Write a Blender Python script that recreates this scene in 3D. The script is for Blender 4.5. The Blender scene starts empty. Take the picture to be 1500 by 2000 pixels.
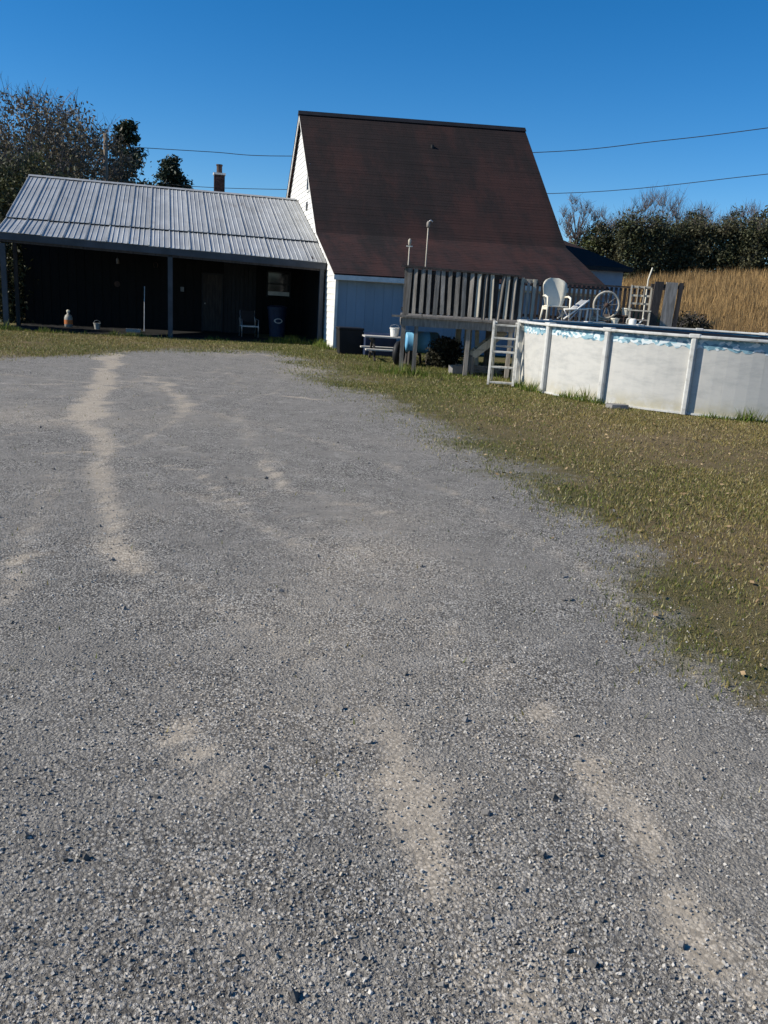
import bpy, math, random
import numpy as np
from mathutils import Matrix, Vector

random.seed(7)
rng = np.random.default_rng(7)
scene = bpy.context.scene
R = math.radians

# ------------------------------------------------------------------ camera
EYE = 1.6
PITCH, ROLL, LENS = R(14.511), R(3.609), 1616.988 / 2000 * 36.0
cam_data = bpy.data.cameras.new('camera')
cam = bpy.data.objects.new('camera', cam_data)
scene.collection.objects.link(cam)
cam_data.sensor_fit = 'VERTICAL'
cam_data.sensor_height = 36.0
cam_data.sensor_width = 27.0
cam_data.lens = LENS
cam_data.clip_end = 2000
fw = Vector((0, math.cos(PITCH), -math.sin(PITCH)))
up0 = Vector((0, math.sin(PITCH), math.cos(PITCH)))
rt0 = Vector((1, 0, 0))
rt = rt0 * math.cos(ROLL) + up0 * math.sin(ROLL)
up = -rt0 * math.sin(ROLL) + up0 * math.cos(ROLL)
cam.matrix_world = Matrix(((rt.x, up.x, -fw.x, 0), (rt.y, up.y, -fw.y, 0), (rt.z, up.z, -fw.z, EYE), (0, 0, 0, 1)))
scene.camera = cam

# ------------------------------------------------------------------ sky and sun
SUN_EL = R(35)
SUN_AZ_FRONT = R(9)          # degrees the sun stands on the camera's side of due left
sun_to = Vector((-math.cos(SUN_AZ_FRONT) * math.cos(SUN_EL), -math.sin(SUN_AZ_FRONT) * math.cos(SUN_EL), math.sin(SUN_EL)))
world = bpy.data.worlds.new('World')
scene.world = world
world.use_nodes = True
wn, wl = world.node_tree.nodes, world.node_tree.links
wn.clear()
sky = wn.new('ShaderNodeTexSky')
sky.sky_type = 'NISHITA'
sky.sun_disc = False
sky.sun_elevation = SUN_EL
sky.sun_rotation = math.atan2(sun_to.x, sun_to.y)
sky.air_density = 0.82
sky.dust_density = 0.0
sky.ozone_density = 5.0
hs = wn.new('ShaderNodeHueSaturation')
hs.inputs['Saturation'].default_value = 1.3
bg = wn.new('ShaderNodeBackground')
bg.inputs['Strength'].default_value = 0.1
wo = wn.new('ShaderNodeOutputWorld')
wl.new(sky.outputs[0], hs.inputs['Color'])
wl.new(hs.outputs[0], bg.inputs['Color'])
wl.new(bg.outputs[0], wo.inputs['Surface'])
sd = bpy.data.lights.new('sun', 'SUN')
sd.energy = 5.0
sd.angle = R(0.53)
sd.color = (1.0, 0.93, 0.81)
sun = bpy.data.objects.new('sun', sd)
scene.collection.objects.link(sun)
sun.rotation_euler = (-sun_to).to_track_quat('-Z', 'Y').to_euler()

scene.view_settings.view_transform = 'Standard'
scene.view_settings.look = 'None'
scene.view_settings.exposure = 0.35
scene.view_settings.gamma = 1.0
scene.view_settings.use_curve_mapping = False
scene.cycles.max_bounces = 6
scene.cycles.diffuse_bounces = 3

# ------------------------------------------------------------------ helpers
COL = scene.collection


class MB:
    """collects shapes; build() links them as one mesh object"""

    def __init__(self):
        self.v, self.f = [], []

    def add(self, vs, fs):
        o = len(self.v)
        self.v += [tuple(p) for p in vs]
        self.f += [tuple(i + o for i in q) for q in fs]
        return self

    def box(self, x0, x1, y0, y1, z0, z1):
        return self.add([(x0, y0, z0), (x1, y0, z0), (x1, y1, z0), (x0, y1, z0), (x0, y0, z1), (x1, y0, z1), (x1, y1, z1), (x0, y1, z1)],
                        [(3, 2, 1, 0), (4, 5, 6, 7), (0, 1, 5, 4), (1, 2, 6, 5), (2, 3, 7, 6), (3, 0, 4, 7)])

    def cbox(self, cx, cy, cz, sx, sy, sz):
        return self.box(cx - sx / 2, cx + sx / 2, cy - sy / 2, cy + sy / 2, cz - sz / 2, cz + sz / 2)

    def bar(self, p, q, w, h, ref=(0, 0, 1)):
        p, q = Vector(p), Vector(q)
        d = (q - p).normalized()
        r = Vector(ref)
        if abs(d.dot(r)) > 0.98:
            r = Vector((1, 0, 0))
        a = d.cross(r).normalized() * (w / 2)
        b = a.cross(d).normalized() * (h / 2)
        vs = [p - a - b, p + a - b, p + a + b, p - a + b, q - a - b, q + a - b, q + a + b, q - a + b]
        return self.add(vs, [(3, 2, 1, 0), (4, 5, 6, 7), (0, 1, 5, 4), (1, 2, 6, 5), (2, 3, 7, 6), (3, 0, 4, 7)])

    def tube(self, pts, rad, n=8, cap=True):
        pts = [Vector(p) for p in pts]
        if not hasattr(rad, '__len__'):
            rad = [rad] * len(pts)
        o = len(self.v)
        prev = None
        for i, p in enumerate(pts):
            d = (pts[min(i + 1, len(pts) - 1)] - pts[max(i - 1, 0)])
            d = d.normalized() if d.length > 1e-9 else Vector((0, 0, 1))
            a = prev if prev is not None else (Vector((0, 0, 1)) if abs(d.z) < 0.9 else Vector((1, 0, 0)))
            a = (a - d * a.dot(d))
            a = a.normalized() if a.length > 1e-6 else d.orthogonal().normalized()
            prev = a
            b = d.cross(a)
            for k in range(n):
                t = 2 * math.pi * k / n
                self.v.append(tuple(p + (a * math.cos(t) + b * math.sin(t)) * rad[i]))
        for i in range(len(pts) - 1):
            for k in range(n):
                self.f.append((o + i * n + k, o + i * n + (k + 1) % n, o + (i + 1) * n + (k + 1) % n, o + (i + 1) * n + k))
        if cap:
            self.f.append(tuple(o + k for k in reversed(range(n))))
            e = o + (len(pts) - 1) * n
            self.f.append(tuple(e + k for k in range(n)))
        return self

    def lathe(self, prof, n=20, c=(0, 0, 0)):
        o = len(self.v)
        for r, z in prof:
            for k in range(n):
                t = 2 * math.pi * k / n
                self.v.append((c[0] + r * math.cos(t), c[1] + r * math.sin(t), c[2] + z))
        for i in range(len(prof) - 1):
            for k in range(n):
                self.f.append((o + i * n + k, o + i * n + (k + 1) % n, o + (i + 1) * n + (k + 1) % n, o + (i + 1) * n + k))
        self.f.append(tuple(o + k for k in reversed(range(n))))
        e = o + (len(prof) - 1) * n
        self.f.append(tuple(e + k for k in range(n)))
        return self

    def warp(self, fn):
        self.v = [tuple(fn(*p)) for p in self.v]
        return self

    def build(self, name, material, parent=None, smooth=False, bevel=0.0):
        me = bpy.data.meshes.new(name)
        me.from_pydata(self.v, [], self.f)
        me.validate()
        me.update()
        if smooth:
            me.polygons.foreach_set('use_smooth', [True] * len(me.polygons))
        me.materials.append(material)
        o = bpy.data.objects.new(name, me)
        COL.objects.link(o)
        if parent is not None:
            o.parent = parent
        if bevel > 0:
            m = o.modifiers.new('bevel', 'BEVEL')
            m.width = bevel
            m.segments = 2
            m.limit_method = 'ANGLE'
        return o


def np_mesh(name, verts, faces, material, parent=None, smooth=False, attrs=None):
    """bulk mesh from arrays (faces: (n,3) or (n,4))"""
    me = bpy.data.meshes.new(name)
    nv, nf, k = len(verts), len(faces), faces.shape[1]
    me.vertices.add(nv)
    me.vertices.foreach_set('co', np.ascontiguousarray(verts, dtype=np.float32).ravel())
    me.loops.add(nf * k)
    me.loops.foreach_set('vertex_index', np.ascontiguousarray(faces, dtype=np.int32).ravel())
    me.polygons.add(nf)
    me.polygons.foreach_set('loop_start', np.arange(nf, dtype=np.int32) * k)
    me.polygons.foreach_set('loop_total', np.full(nf, k, dtype=np.int32))
    me.polygons.foreach_set('use_smooth', np.full(nf, smooth))
    me.update(calc_edges=True)
    if attrs:
        for an, av in attrs.items():
            a = me.attributes.new(an, 'FLOAT', 'POINT')
            a.data.foreach_set('value', np.ascontiguousarray(av, dtype=np.float32))
    me.materials.append(material)
    o = bpy.data.objects.new(name, me)
    COL.objects.link(o)
    if parent is not None:
        o.parent = parent
    return o


def tag(o, label=None, cat=None, group=None, kind=None):
    if label:
        o['label'] = label
    if cat:
        o['category'] = cat
    if group:
        o['group'] = group
    if kind:
        o['kind'] = kind
    return o


def thing(name, label, cat, loc=(0, 0, 0), rz=0.0, group=None):
    o = bpy.data.objects.new(name, None)
    COL.objects.link(o)
    o.location = loc
    o.rotation_euler = (0, 0, rz)
    o.empty_display_size = 0.3
    return tag(o, label, cat, group)


def again(src, parent, loc=None, rot=None, scale=None):
    """another piece sharing the mesh data of an alike piece"""
    o = src.copy()
    COL.objects.link(o)
    o.parent = parent
    if loc is not None:
        o.location = loc
    if rot is not None:
        o.rotation_euler = rot
    if scale is not None:
        o.scale = scale
    return o


# ------------------------------------------------------------------ materials
def new_mat(name):
    m = bpy.data.materials.new(name)
    m.use_nodes = True
    n, l = m.node_tree.nodes, m.node_tree.links
    return m, n, l, n['Principled BSDF']


def mixc(n, l, fac, a, b, blend='MIX'):
    x = n.new('ShaderNodeMix')
    x.data_type = 'RGBA'
    x.blend_type = blend
    for sock, val in ((x.inputs[0], fac), (x.inputs[6], a), (x.inputs[7], b)):
        if isinstance(val, bpy.types.NodeSocket):
            l.new(val, sock)
        elif isinstance(val, (int, float)):
            sock.default_value = val
        else:
            sock.default_value = (*val, 1)
    return x.outputs[2]


def math_n(n, l, op, a, b=0.0, c=None, clamp=False):
    x = n.new('ShaderNodeMath')
    x.operation = op
    x.use_clamp = clamp
    for i, val in enumerate((a, b, c)):
        if val is None:
            continue
        if isinstance(val, bpy.types.NodeSocket):
            l.new(val, x.inputs[i])
        else:
            x.inputs[i].default_value = val
    return x.outputs[0]


def ramp(n, l, src, p0, p1):
    x = n.new('ShaderNodeMapRange')
    x.interpolation_type = 'SMOOTHSTEP'
    l.new(src, x.inputs[0])
    x.inputs[1].default_value = p0
    x.inputs[2].default_value = p1
    return x.outputs[0]


def noise(n, l, vec, scale, detail=4, rough=0.6):
    x = n.new('ShaderNodeTexNoise')
    x.inputs['Scale'].default_value = scale
    x.inputs['Detail'].default_value = detail
    x.inputs['Roughness'].default_value = rough
    if vec is not None:
        l.new(vec, x.inputs['Vector'])
    return x.outputs['Fac']


def scaled(n, l, vec, s):
    x = n.new('ShaderNodeMapping')
    x.inputs['Scale'].default_value = s
    l.new(vec, x.inputs['Vector'])
    return x.outputs[0]


def pm(name, c1, c2=None, scale=3.0, stretch=(1, 1, 1), rough=0.8, metal=0.0, bump=0.0, bscale=40.0, obj_var=0.0, isl_var=0.0, dirt=None, dscale=1.2, dlo=0.5, dhi=0.75, spec=0.3, transl=0.0):
    """two-tone noisy surface, optional stains, bump, variation from piece to piece"""
    m, n, l, b = new_mat(name)
    tc = n.new('ShaderNodeTexCoord').outputs['Object']
    vec = scaled(n, l, tc, stretch)
    oi = n.new('ShaderNodeObjectInfo')
    off = n.new('ShaderNodeVectorMath')
    off.operation = 'MULTIPLY_ADD'
    l.new(oi.outputs['Random'], off.inputs[0])
    off.inputs[1].default_value = (37, 23, 51)
    l.new(vec, off.inputs[2])
    vec = off.outputs[0]
    c2 = c2 or tuple(x * 0.7 for x in c1)
    f = noise(n, l, vec, scale)
    col = mixc(n, l, ramp(n, l, f, 0.3, 0.7), c1, c2)
    if dirt:
        f2 = noise(n, l, vec, dscale, 6, 0.7)
        col = mixc(n, l, ramp(n, l, f2, dlo, dhi), col, dirt)
    if obj_var:
        v = math_n(n, l, 'MULTIPLY_ADD', oi.outputs['Random'], 2 * obj_var, 1 - obj_var)
        hv = n.new('ShaderNodeHueSaturation')
        l.new(v, hv.inputs['Value'])
        l.new(col, hv.inputs['Color'])
        col = hv.outputs[0]
    if isl_var:
        g = n.new('ShaderNodeNewGeometry')
        v = math_n(n, l, 'MULTIPLY_ADD', g.outputs['Random Per Island'], 2 * isl_var, 1 - isl_var)
        hv = n.new('ShaderNodeHueSaturation')
        l.new(v, hv.inputs['Value'])
        l.new(col, hv.inputs['Color'])
        col = hv.outputs[0]
    l.new(col, b.inputs['Base Color'])
    b.inputs['Roughness'].default_value = rough
    b.inputs['Metallic'].default_value = metal
    b.inputs['Specular IOR Level'].default_value = spec
    if bump:
        bn = n.new('ShaderNodeBump')
        bn.inputs['Strength'].default_value = bump
        bn.inputs['Distance'].default_value = 0.02
        l.new(noise(n, l, vec, bscale, 5, 0.65), bn.inputs['Height'])
        l.new(bn.outputs[0], b.inputs['Normal'])
    if transl:
        t = n.new('ShaderNodeBsdfTranslucent')
        l.new(col, t.inputs['Color'])
        ms = n.new('ShaderNodeMixShader')
        ms.inputs[0].default_value = transl
        l.new(b.outputs[0], ms.inputs[1])
        l.new(t.outputs[0], ms.inputs[2])
        l.new(ms.outputs[0], n['Material Output'].inputs['Surface'])
    return m


M = {}
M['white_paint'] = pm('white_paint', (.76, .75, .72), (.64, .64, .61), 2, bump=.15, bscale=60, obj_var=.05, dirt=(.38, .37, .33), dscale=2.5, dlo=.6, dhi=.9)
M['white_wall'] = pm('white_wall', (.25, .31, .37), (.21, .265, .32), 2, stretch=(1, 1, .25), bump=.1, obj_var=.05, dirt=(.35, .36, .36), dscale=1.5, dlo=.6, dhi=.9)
M['trim'] = pm('trim', (.7, .69, .66), (.55, .55, .52), 4, bump=.1)
M['steel_roof'] = pm('steel_roof', (.44, .45, .45), (.33, .34, .34), 2.2, stretch=(1, .25, 1), rough=.5, metal=.25, bump=.06, obj_var=.09, dirt=(.28, .265, .245), dscale=2.6, dlo=.5, dhi=.8)
M['fascia'] = pm('fascia', (.085, .09, .1), (.055, .06, .065), 2, obj_var=.05)
M['old_wood'] = pm('old_wood', (.29, .265, .235), (.15, .135, .115), 5, stretch=(4, 4, .5), bump=.4, bscale=30, obj_var=.28)
M['dark_wood'] = pm('dark_wood', (.07, .06, .055), (.035, .03, .028), 5, stretch=(4, 4, .5), bump=.3, bscale=30, obj_var=.2)
M['pale_wood'] = pm('pale_wood', (.5, .46, .38), (.33, .3, .24), 5, stretch=(4, 4, .5), bump=.3, bscale=30, obj_var=.15)
M['plank_wood'] = pm('plank_wood', (.55, .52, .48), (.4, .38, .34), 4, stretch=(.6, 4, 4), bump=.3, bscale=30, obj_var=.15)
M['interior'] = pm('interior', (.006, .006, .0062), (.0035, .0035, .0036), 4, stretch=(3, 3, .4), bump=.2, obj_var=.2)  # near-black: the shade inside the shed is put into the colour
M['interior_white'] = pm('interior_white', (.032, .033, .036), (.022, .023, .025), 4, stretch=(3, 3, .4), obj_var=.08)  # white boards and frames, darkened in colour to stand for shade
M['dark_blue'] = pm('dark_blue', (.03, .045, .09), (.02, .03, .06), 3, rough=.5)
M['black'] = pm('black', (.015, .015, .017), (.01, .01, .011), 3, rough=.6)
M['plastic_white'] = pm('plastic_white', (.78, .77, .72), (.68, .67, .62), 3, rough=.45, dirt=(.5, .48, .42), dscale=4, dlo=.6, dhi=.9)
M['dull_white'] = pm('dull_white', (.34, .33, .3), (.24, .23, .21), 5, rough=.6)
M['plastic_cream'] = pm('plastic_cream', (.74, .7, .58), (.62, .58, .47), 3, rough=.5)
M['alu'] = pm('alu', (.6, .6, .6), (.45, .45, .45), 6, rough=.35, metal=.7)
M['grey_plastic'] = pm('grey_plastic', (.3, .31, .32), (.2, .21, .22), 5, rough=.5)
M['rust'] = pm('rust', (.09, .055, .042), (.05, .035, .03), 6, rough=.85, bump=.3)
M['brick'] = pm('brick', (.06, .032, .03), (.04, .024, .022), 9, bump=.4, obj_var=.35)
M['mortar'] = pm('mortar', (.09, .085, .08), (.06, .056, .052), 9, bump=.4)
M['glass'] = pm('glass', (.02, .025, .03), (.015, .02, .025), 3, rough=.08, spec=.6)
M['tarp'] = pm('tarp', (.16, .4, .6), (.1, .3, .5), 4, rough=.4, bump=.3, bscale=8)
M['tarp_white'] = pm('tarp_white', (.55, .6, .64), (.4, .45, .5), 4, rough=.5, bump=.3, bscale=8)
M['pole_wood'] = pm('pole_wood', (.24, .18, .13), (.14, .11, .08), 4, stretch=(4, 4, .3), bump=.3)
M['wire'] = pm('wire', (.03, .03, .03), (.02, .02, .02))
M['bark'] = pm('bark', (.11, .09, .075), (.06, .05, .042), 6, stretch=(3, 3, .6), bump=.5, bscale=14)
M['bark_pale'] = pm('bark_pale', (.24, .21, .2), (.14, .12, .115), 6, stretch=(3, 3, .6), bump=.4, bscale=14)
M['twig'] = pm('twig', (.15, .125, .115), (.1, .085, .08), 4, isl_var=.3)
M['leaf_mixed'] = pm('leaf_mixed', (.085, .078, .045), (.135, .11, .078), .6, isl_var=.5, transl=.2, rough=.6)
M['leaf_olive'] = pm('leaf_olive', (.075, .08, .033), (.045, .05, .026), .6, isl_var=.5, transl=.2, rough=.6)
M['needle'] = pm('needle', (.018, .034, .02), (.03, .042, .022), .6, isl_var=.45, transl=.1, rough=.6)
M['cedar'] = pm('cedar', (.05, .062, .026), (.075, .072, .038), .5, isl_var=.5, transl=.15, rough=.6)
M['leaf_yellow'] = pm('leaf_yellow', (.1, .11, .035), (.07, .085, .03), .6, isl_var=.4, transl=.2, rough=.6)
M['scrub'] = pm('scrub', (.02, .022, .012), (.035, .03, .018), .8, isl_var=.4, transl=.1)
M['stone'] = pm('stone', (.24, .23, .215), (.17, .165, .16), 6, bump=.4)
M['water'] = pm('water', (.02, .07, .08), (.015, .05, .06), 1.0, rough=.05, bump=.08, bscale=3, spec=.5)
M['cover'] = pm('cover', (.012, .016, .024), (.008, .011, .016), 3, rough=.95, spec=.05, bump=.4, bscale=5)
M['liner'] = pm('liner', (.08, .22, .32), (.06, .18, .27), 3, rough=.4)


def shingle_material(name, c1, c2, redness=.55):
    m, n, l, b = new_mat(name)
    tc = n.new('ShaderNodeTexCoord').outputs['Object']
    oi = n.new('ShaderNodeObjectInfo')
    br = n.new('ShaderNodeTexBrick')
    br.inputs['Scale'].default_value = 1.0
    br.inputs['Brick Width'].default_value = .31
    br.inputs['Row Height'].default_value = 40
    br.inputs['Mortar Size'].default_value = .006
    br.inputs['Color1'].default_value = (*c1, 1)
    br.inputs['Color2'].default_value = (*c2, 1)
    br.inputs['Mortar'].default_value = (.012, .008, .008, 1)
    off = n.new('ShaderNodeVectorMath')
    off.operation = 'MULTIPLY_ADD'
    l.new(oi.outputs['Random'], off.inputs[0])
    off.inputs[1].default_value = (13.7, 0, 0)
    l.new(tc, off.inputs[2])
    l.new(off.outputs[0], br.inputs['Vector'])
    big = noise(n, l, scaled(n, l, tc, (1, .18, .18)), 1.3, 7, .72)
    col = mixc(n, l, ramp(n, l, big, .38, .62), br.outputs['Color'], (.009, .0075, .008))
    red = noise(n, l, scaled(n, l, tc, (.8, .35, .35)), .8, 6, .7)
    col = mixc(n, l, math_n(n, l, 'MULTIPLY', ramp(n, l, red, .42, .66), redness), col, (.062, .022, .018))
    fine = noise(n, l, tc, 90, 2, .6)
    col = mixc(n, l, .3, col, mixc(n, l, fine, (.006, .005, .005), (.055, .042, .041)))
    hv = n.new('ShaderNodeHueSaturation')
    l.new(math_n(n, l, 'MULTIPLY_ADD', oi.outputs['Random'], .16, .92), hv.inputs['Value'])
    l.new(col, hv.inputs['Color'])
    l.new(hv.outputs[0], b.inputs['Base Color'])
    b.inputs['Roughness'].default_value = .9
    b.inputs['Specular IOR Level'].default_value = .2
    bn = n.new('ShaderNodeBump')
    bn.inputs['Strength'].default_value = .4
    bn.inputs['Distance'].default_value = .01
    l.new(fine, bn.inputs['Height'])
    l.new(bn.outputs[0], b.inputs['Normal'])
    return m


M['shingle'] = shingle_material('shingle', (.023, .0135, .013), (.017, .011, .0115))
M['shingle_red'] = shingle_material('shingle_red', (.042, .019, .018), (.033, .017, .017), .8)


def ground_material():
    m, n, l, b = new_mat('ground_surface')
    pos = n.new('ShaderNodeNewGeometry').outputs['Position']

    def at(name):
        a = n.new('ShaderNodeAttribute')
        a.attribute_name = name
        return a.outputs['Fac']
    gr, di, dry, fld = at('gravel'), at('dirt'), at('dry'), at('field')
    # crushed stone
    vo = n.new('ShaderNodeTexVoronoi')
    vo.inputs['Scale'].default_value = 85
    l.new(pos, vo.inputs['Vector'])
    sep = n.new('ShaderNodeSeparateColor')
    l.new(vo.outputs['Color'], sep.inputs[0])
    g = mixc(n, l, sep.outputs[0], (.12, .114, .105), (.62, .59, .535))
    crack = ramp(n, l, vo.outputs['Distance'], .75, .35)
    g = mixc(n, l, crack, (.08, .075, .068), g)
    mid = noise(n, l, pos, 1.1, 6, .7)
    g = mixc(n, l, ramp(n, l, mid, .35, .7), g, (.25, .237, .215))
    grain = noise(n, l, pos, 17, 8, .85)
    g = mixc(n, l, math_n(n, l, 'MULTIPLY', ramp(n, l, grain, .52, .75), .75), g, (.075, .07, .066))
    g = mixc(n, l, math_n(n, l, 'MULTIPLY', ramp(n, l, grain, .46, .25), .6), g, (.52, .495, .45))
    coarse = noise(n, l, pos, 3.5, 10, .88)
    g = mixc(n, l, math_n(n, l, 'MULTIPLY', ramp(n, l, coarse, .5, .68), .7), g, (.1, .095, .09))
    g = mixc(n, l, math_n(n, l, 'MULTIPLY', ramp(n, l, coarse, .48, .3), .6), g, (.58, .555, .51))
    fine = noise(n, l, pos, 240, 2, .7)
    tan = mixc(n, l, fine, (.43, .36, .275), (.66, .59, .48))
    n2 = noise(n, l, pos, 22, 7, .8)
    dm = ramp(n, l, math_n(n, l, 'ADD', di, math_n(n, l, 'MULTIPLY_ADD', n2, 1.3, -.65)), .02, .95)
    tan = mixc(n, l, .5, mixc(n, l, 1.0, g, (1.0, .87, .7), 'MULTIPLY'), tan)
    g = mixc(n, l, math_n(n, l, 'MULTIPLY', dm, .68), g, tan)
    # turf base: thatch and soil under the blades
    t1 = noise(n, l, pos, 2.3, 6, .7)
    t2 = noise(n, l, pos, 70, 3, .7)
    green = mixc(n, l, t2, (.055, .056, .02), (.15, .135, .058))
    brown = mixc(n, l, t2, (.1, .072, .038), (.25, .19, .1))
    turf = mixc(n, l, ramp(n, l, math_n(n, l, 'ADD', dry, math_n(n, l, 'MULTIPLY_ADD', t1, 1.0, -.5)), .2, .9), green, brown)
    gold = mixc(n, l, noise(n, l, pos, 1.5, 6, .75), (.26, .16, .065), (.16, .1, .045))
    turf = mixc(n, l, fld, turf, gold)
    edge = math_n(n, l, 'ADD', gr, math_n(n, l, 'MULTIPLY_ADD', noise(n, l, pos, 5, 7, .8), .9, -.45))
    gm = ramp(n, l, edge, .3, .72)
    col = mixc(n, l, gm, turf, g)
    l.new(col, b.inputs['Base Color'])
    b.inputs['Roughness'].default_value = .95
    b.inputs['Specular IOR Level'].default_value = .15
    bn = n.new('ShaderNodeBump')
    bn.inputs['Strength'].default_value = .9
    bn.inputs['Distance'].default_value = .012
    l.new(math_n(n, l, 'MULTIPLY_ADD', dm, -.6, .9), bn.inputs['Strength'])
    h = math_n(n, l, 'ADD', math_n(n, l, 'MULTIPLY', vo.outputs['Distance'], -1.0), fine)
    l.new(h, bn.inputs['Height'])
    l.new(bn.outputs[0], b.inputs['Normal'])
    return m


M['ground'] = ground_material()


def blade_material(name, cols, var=.35, transl=.3, attr=None):
    """grass: colour drawn per blade, drier where the attribute says so"""
    m, n, l, b = new_mat(name)
    g = n.new('ShaderNodeNewGeometry')
    rnd = g.outputs['Random Per Island']
    r2 = math_n(n, l, 'FRACT', math_n(n, l, 'MULTIPLY', rnd, 17.31))
    a = n.new('ShaderNodeAttribute')
    a.attribute_name = 'dry'
    pick = ramp(n, l, math_n(n, l, 'ADD', a.outputs['Fac'], math_n(n, l, 'MULTIPLY_ADD', r2, 1.2, -.6)), .25, .75)
    c = mixc(n, l, pick, cols[0], cols[1])
    c = mixc(n, l, ramp(n, l, rnd, .82, .86), c, cols[2])
    hv = n.new('ShaderNodeHueSaturation')
    r3 = math_n(n, l, 'FRACT', math_n(n, l, 'MULTIPLY', rnd, 53.7))
    l.new(math_n(n, l, 'MULTIPLY_ADD', r3, 2 * var, 1 - var), hv.inputs['Value'])
    l.new(c, hv.inputs['Color'])
    l.new(hv.outputs[0], b.inputs['Base Color'])
    b.inputs['Roughness'].default_value = .7
    b.inputs['Specular IOR Level'].default_value = .15
    t = n.new('ShaderNodeBsdfTranslucent')
    l.new(hv.outputs[0], t.inputs['Color'])
    ms = n.new('ShaderNodeMixShader')
    ms.inputs[0].default_value = transl
    l.new(b.outputs[0], ms.inputs[1])
    l.new(t.outputs[0], ms.inputs[2])
    l.new(ms.outputs[0], n['Material Output'].inputs['Surface'])
    return m


M['lawn'] = blade_material('lawn', ((.125, .15, .035), (.25, .2, .075), (.42, .37, .2)))
M['straw'] = blade_material('straw', ((.38, .255, .115), (.27, .175, .08), (.13, .09, .05)), var=.5)
M['weed'] = blade_material('weed', ((.09, .14, .022), (.14, .17, .035), (.24, .23, .08)))
M['brush'] = blade_material('brush', ((.1, .065, .035), (.06, .042, .026), (.2, .13, .06)))


def pebble_material():
    m, n, l, b = new_mat('pebbles')
    g = n.new('ShaderNodeNewGeometry')
    rnd = g.outputs['Random Per Island']
    r2 = math_n(n, l, 'FRACT', math_n(n, l, 'MULTIPLY', rnd, 31.7))
    c = mixc(n, l, math_n(n, l, 'POWER', rnd, 1.3), (.095, .09, .083), (.6, .572, .525))
    c = mixc(n, l, ramp(n, l, r2, .9, .93), c, (.46, .39, .3))
    c = mixc(n, l, .3, c, mixc(n, l, noise(n, l, g.outputs['Position'], 300, 3, .7), (.05, .047, .043), (.5, .48, .44)))
    l.new(c, b.inputs['Base Color'])
    b.inputs['Roughness'].default_value = .9
    b.inputs['Specular IOR Level'].default_value = .2
    return m


M['pebble'] = pebble_material()
M['dark_pebble'] = pm('dark_pebble', (.19, .18, .168), (.12, .115, .108), 60, isl_var=.5, bump=.3, bscale=200)


# ------------------------------------------------------------------ terrain, driveway
def smooth(a, b, x):
    t = np.clip((x - a) / (b - a), 0, 1)
    return t * t * (3 - 2 * t)


_vn = rng.random((256, 256))


def vnoise(x, y, s):
    x, y = np.asarray(x) * s + 100.3, np.asarray(y) * s + 57.7
    i, j = np.floor(x).astype(int), np.floor(y).astype(int)
    fx, fy = x - i, y - j
    fx, fy = fx * fx * (3 - 2 * fx), fy * fy * (3 - 2 * fy)
    a, b_ = _vn[i % 256, j % 256], _vn[(i + 1) % 256, j % 256]
    c, d = _vn[i % 256, (j + 1) % 256], _vn[(i + 1) % 256, (j + 1) % 256]
    return (a * (1 - fx) + b_ * fx) * (1 - fy) + (c * (1 - fx) + d * fx) * fy


def fbm(x, y, s, o=4):
    r, a, t = 0, 1, 0
    for k in range(o):
        r = r + a * vnoise(x, y, s * 2 ** k)
        t += a
        a *= .55
    return r / t


def height(x, y):
    x, y = np.asarray(x, float), np.asarray(y, float)
    crest = np.clip(3.3 + .14 * (x - 16.5), 0, 10)
    t = np.clip((y - 26) / 32, 0, 1)
    h = crest * (t * .55 + .45 * t * t * (3 - 2 * t)) + np.where(y > 58, (np.minimum(y, 90) - 58) * .01, 0)
    return h + .25 * (fbm(x, y, .12) - .5) * smooth(28, 40, y)


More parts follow.
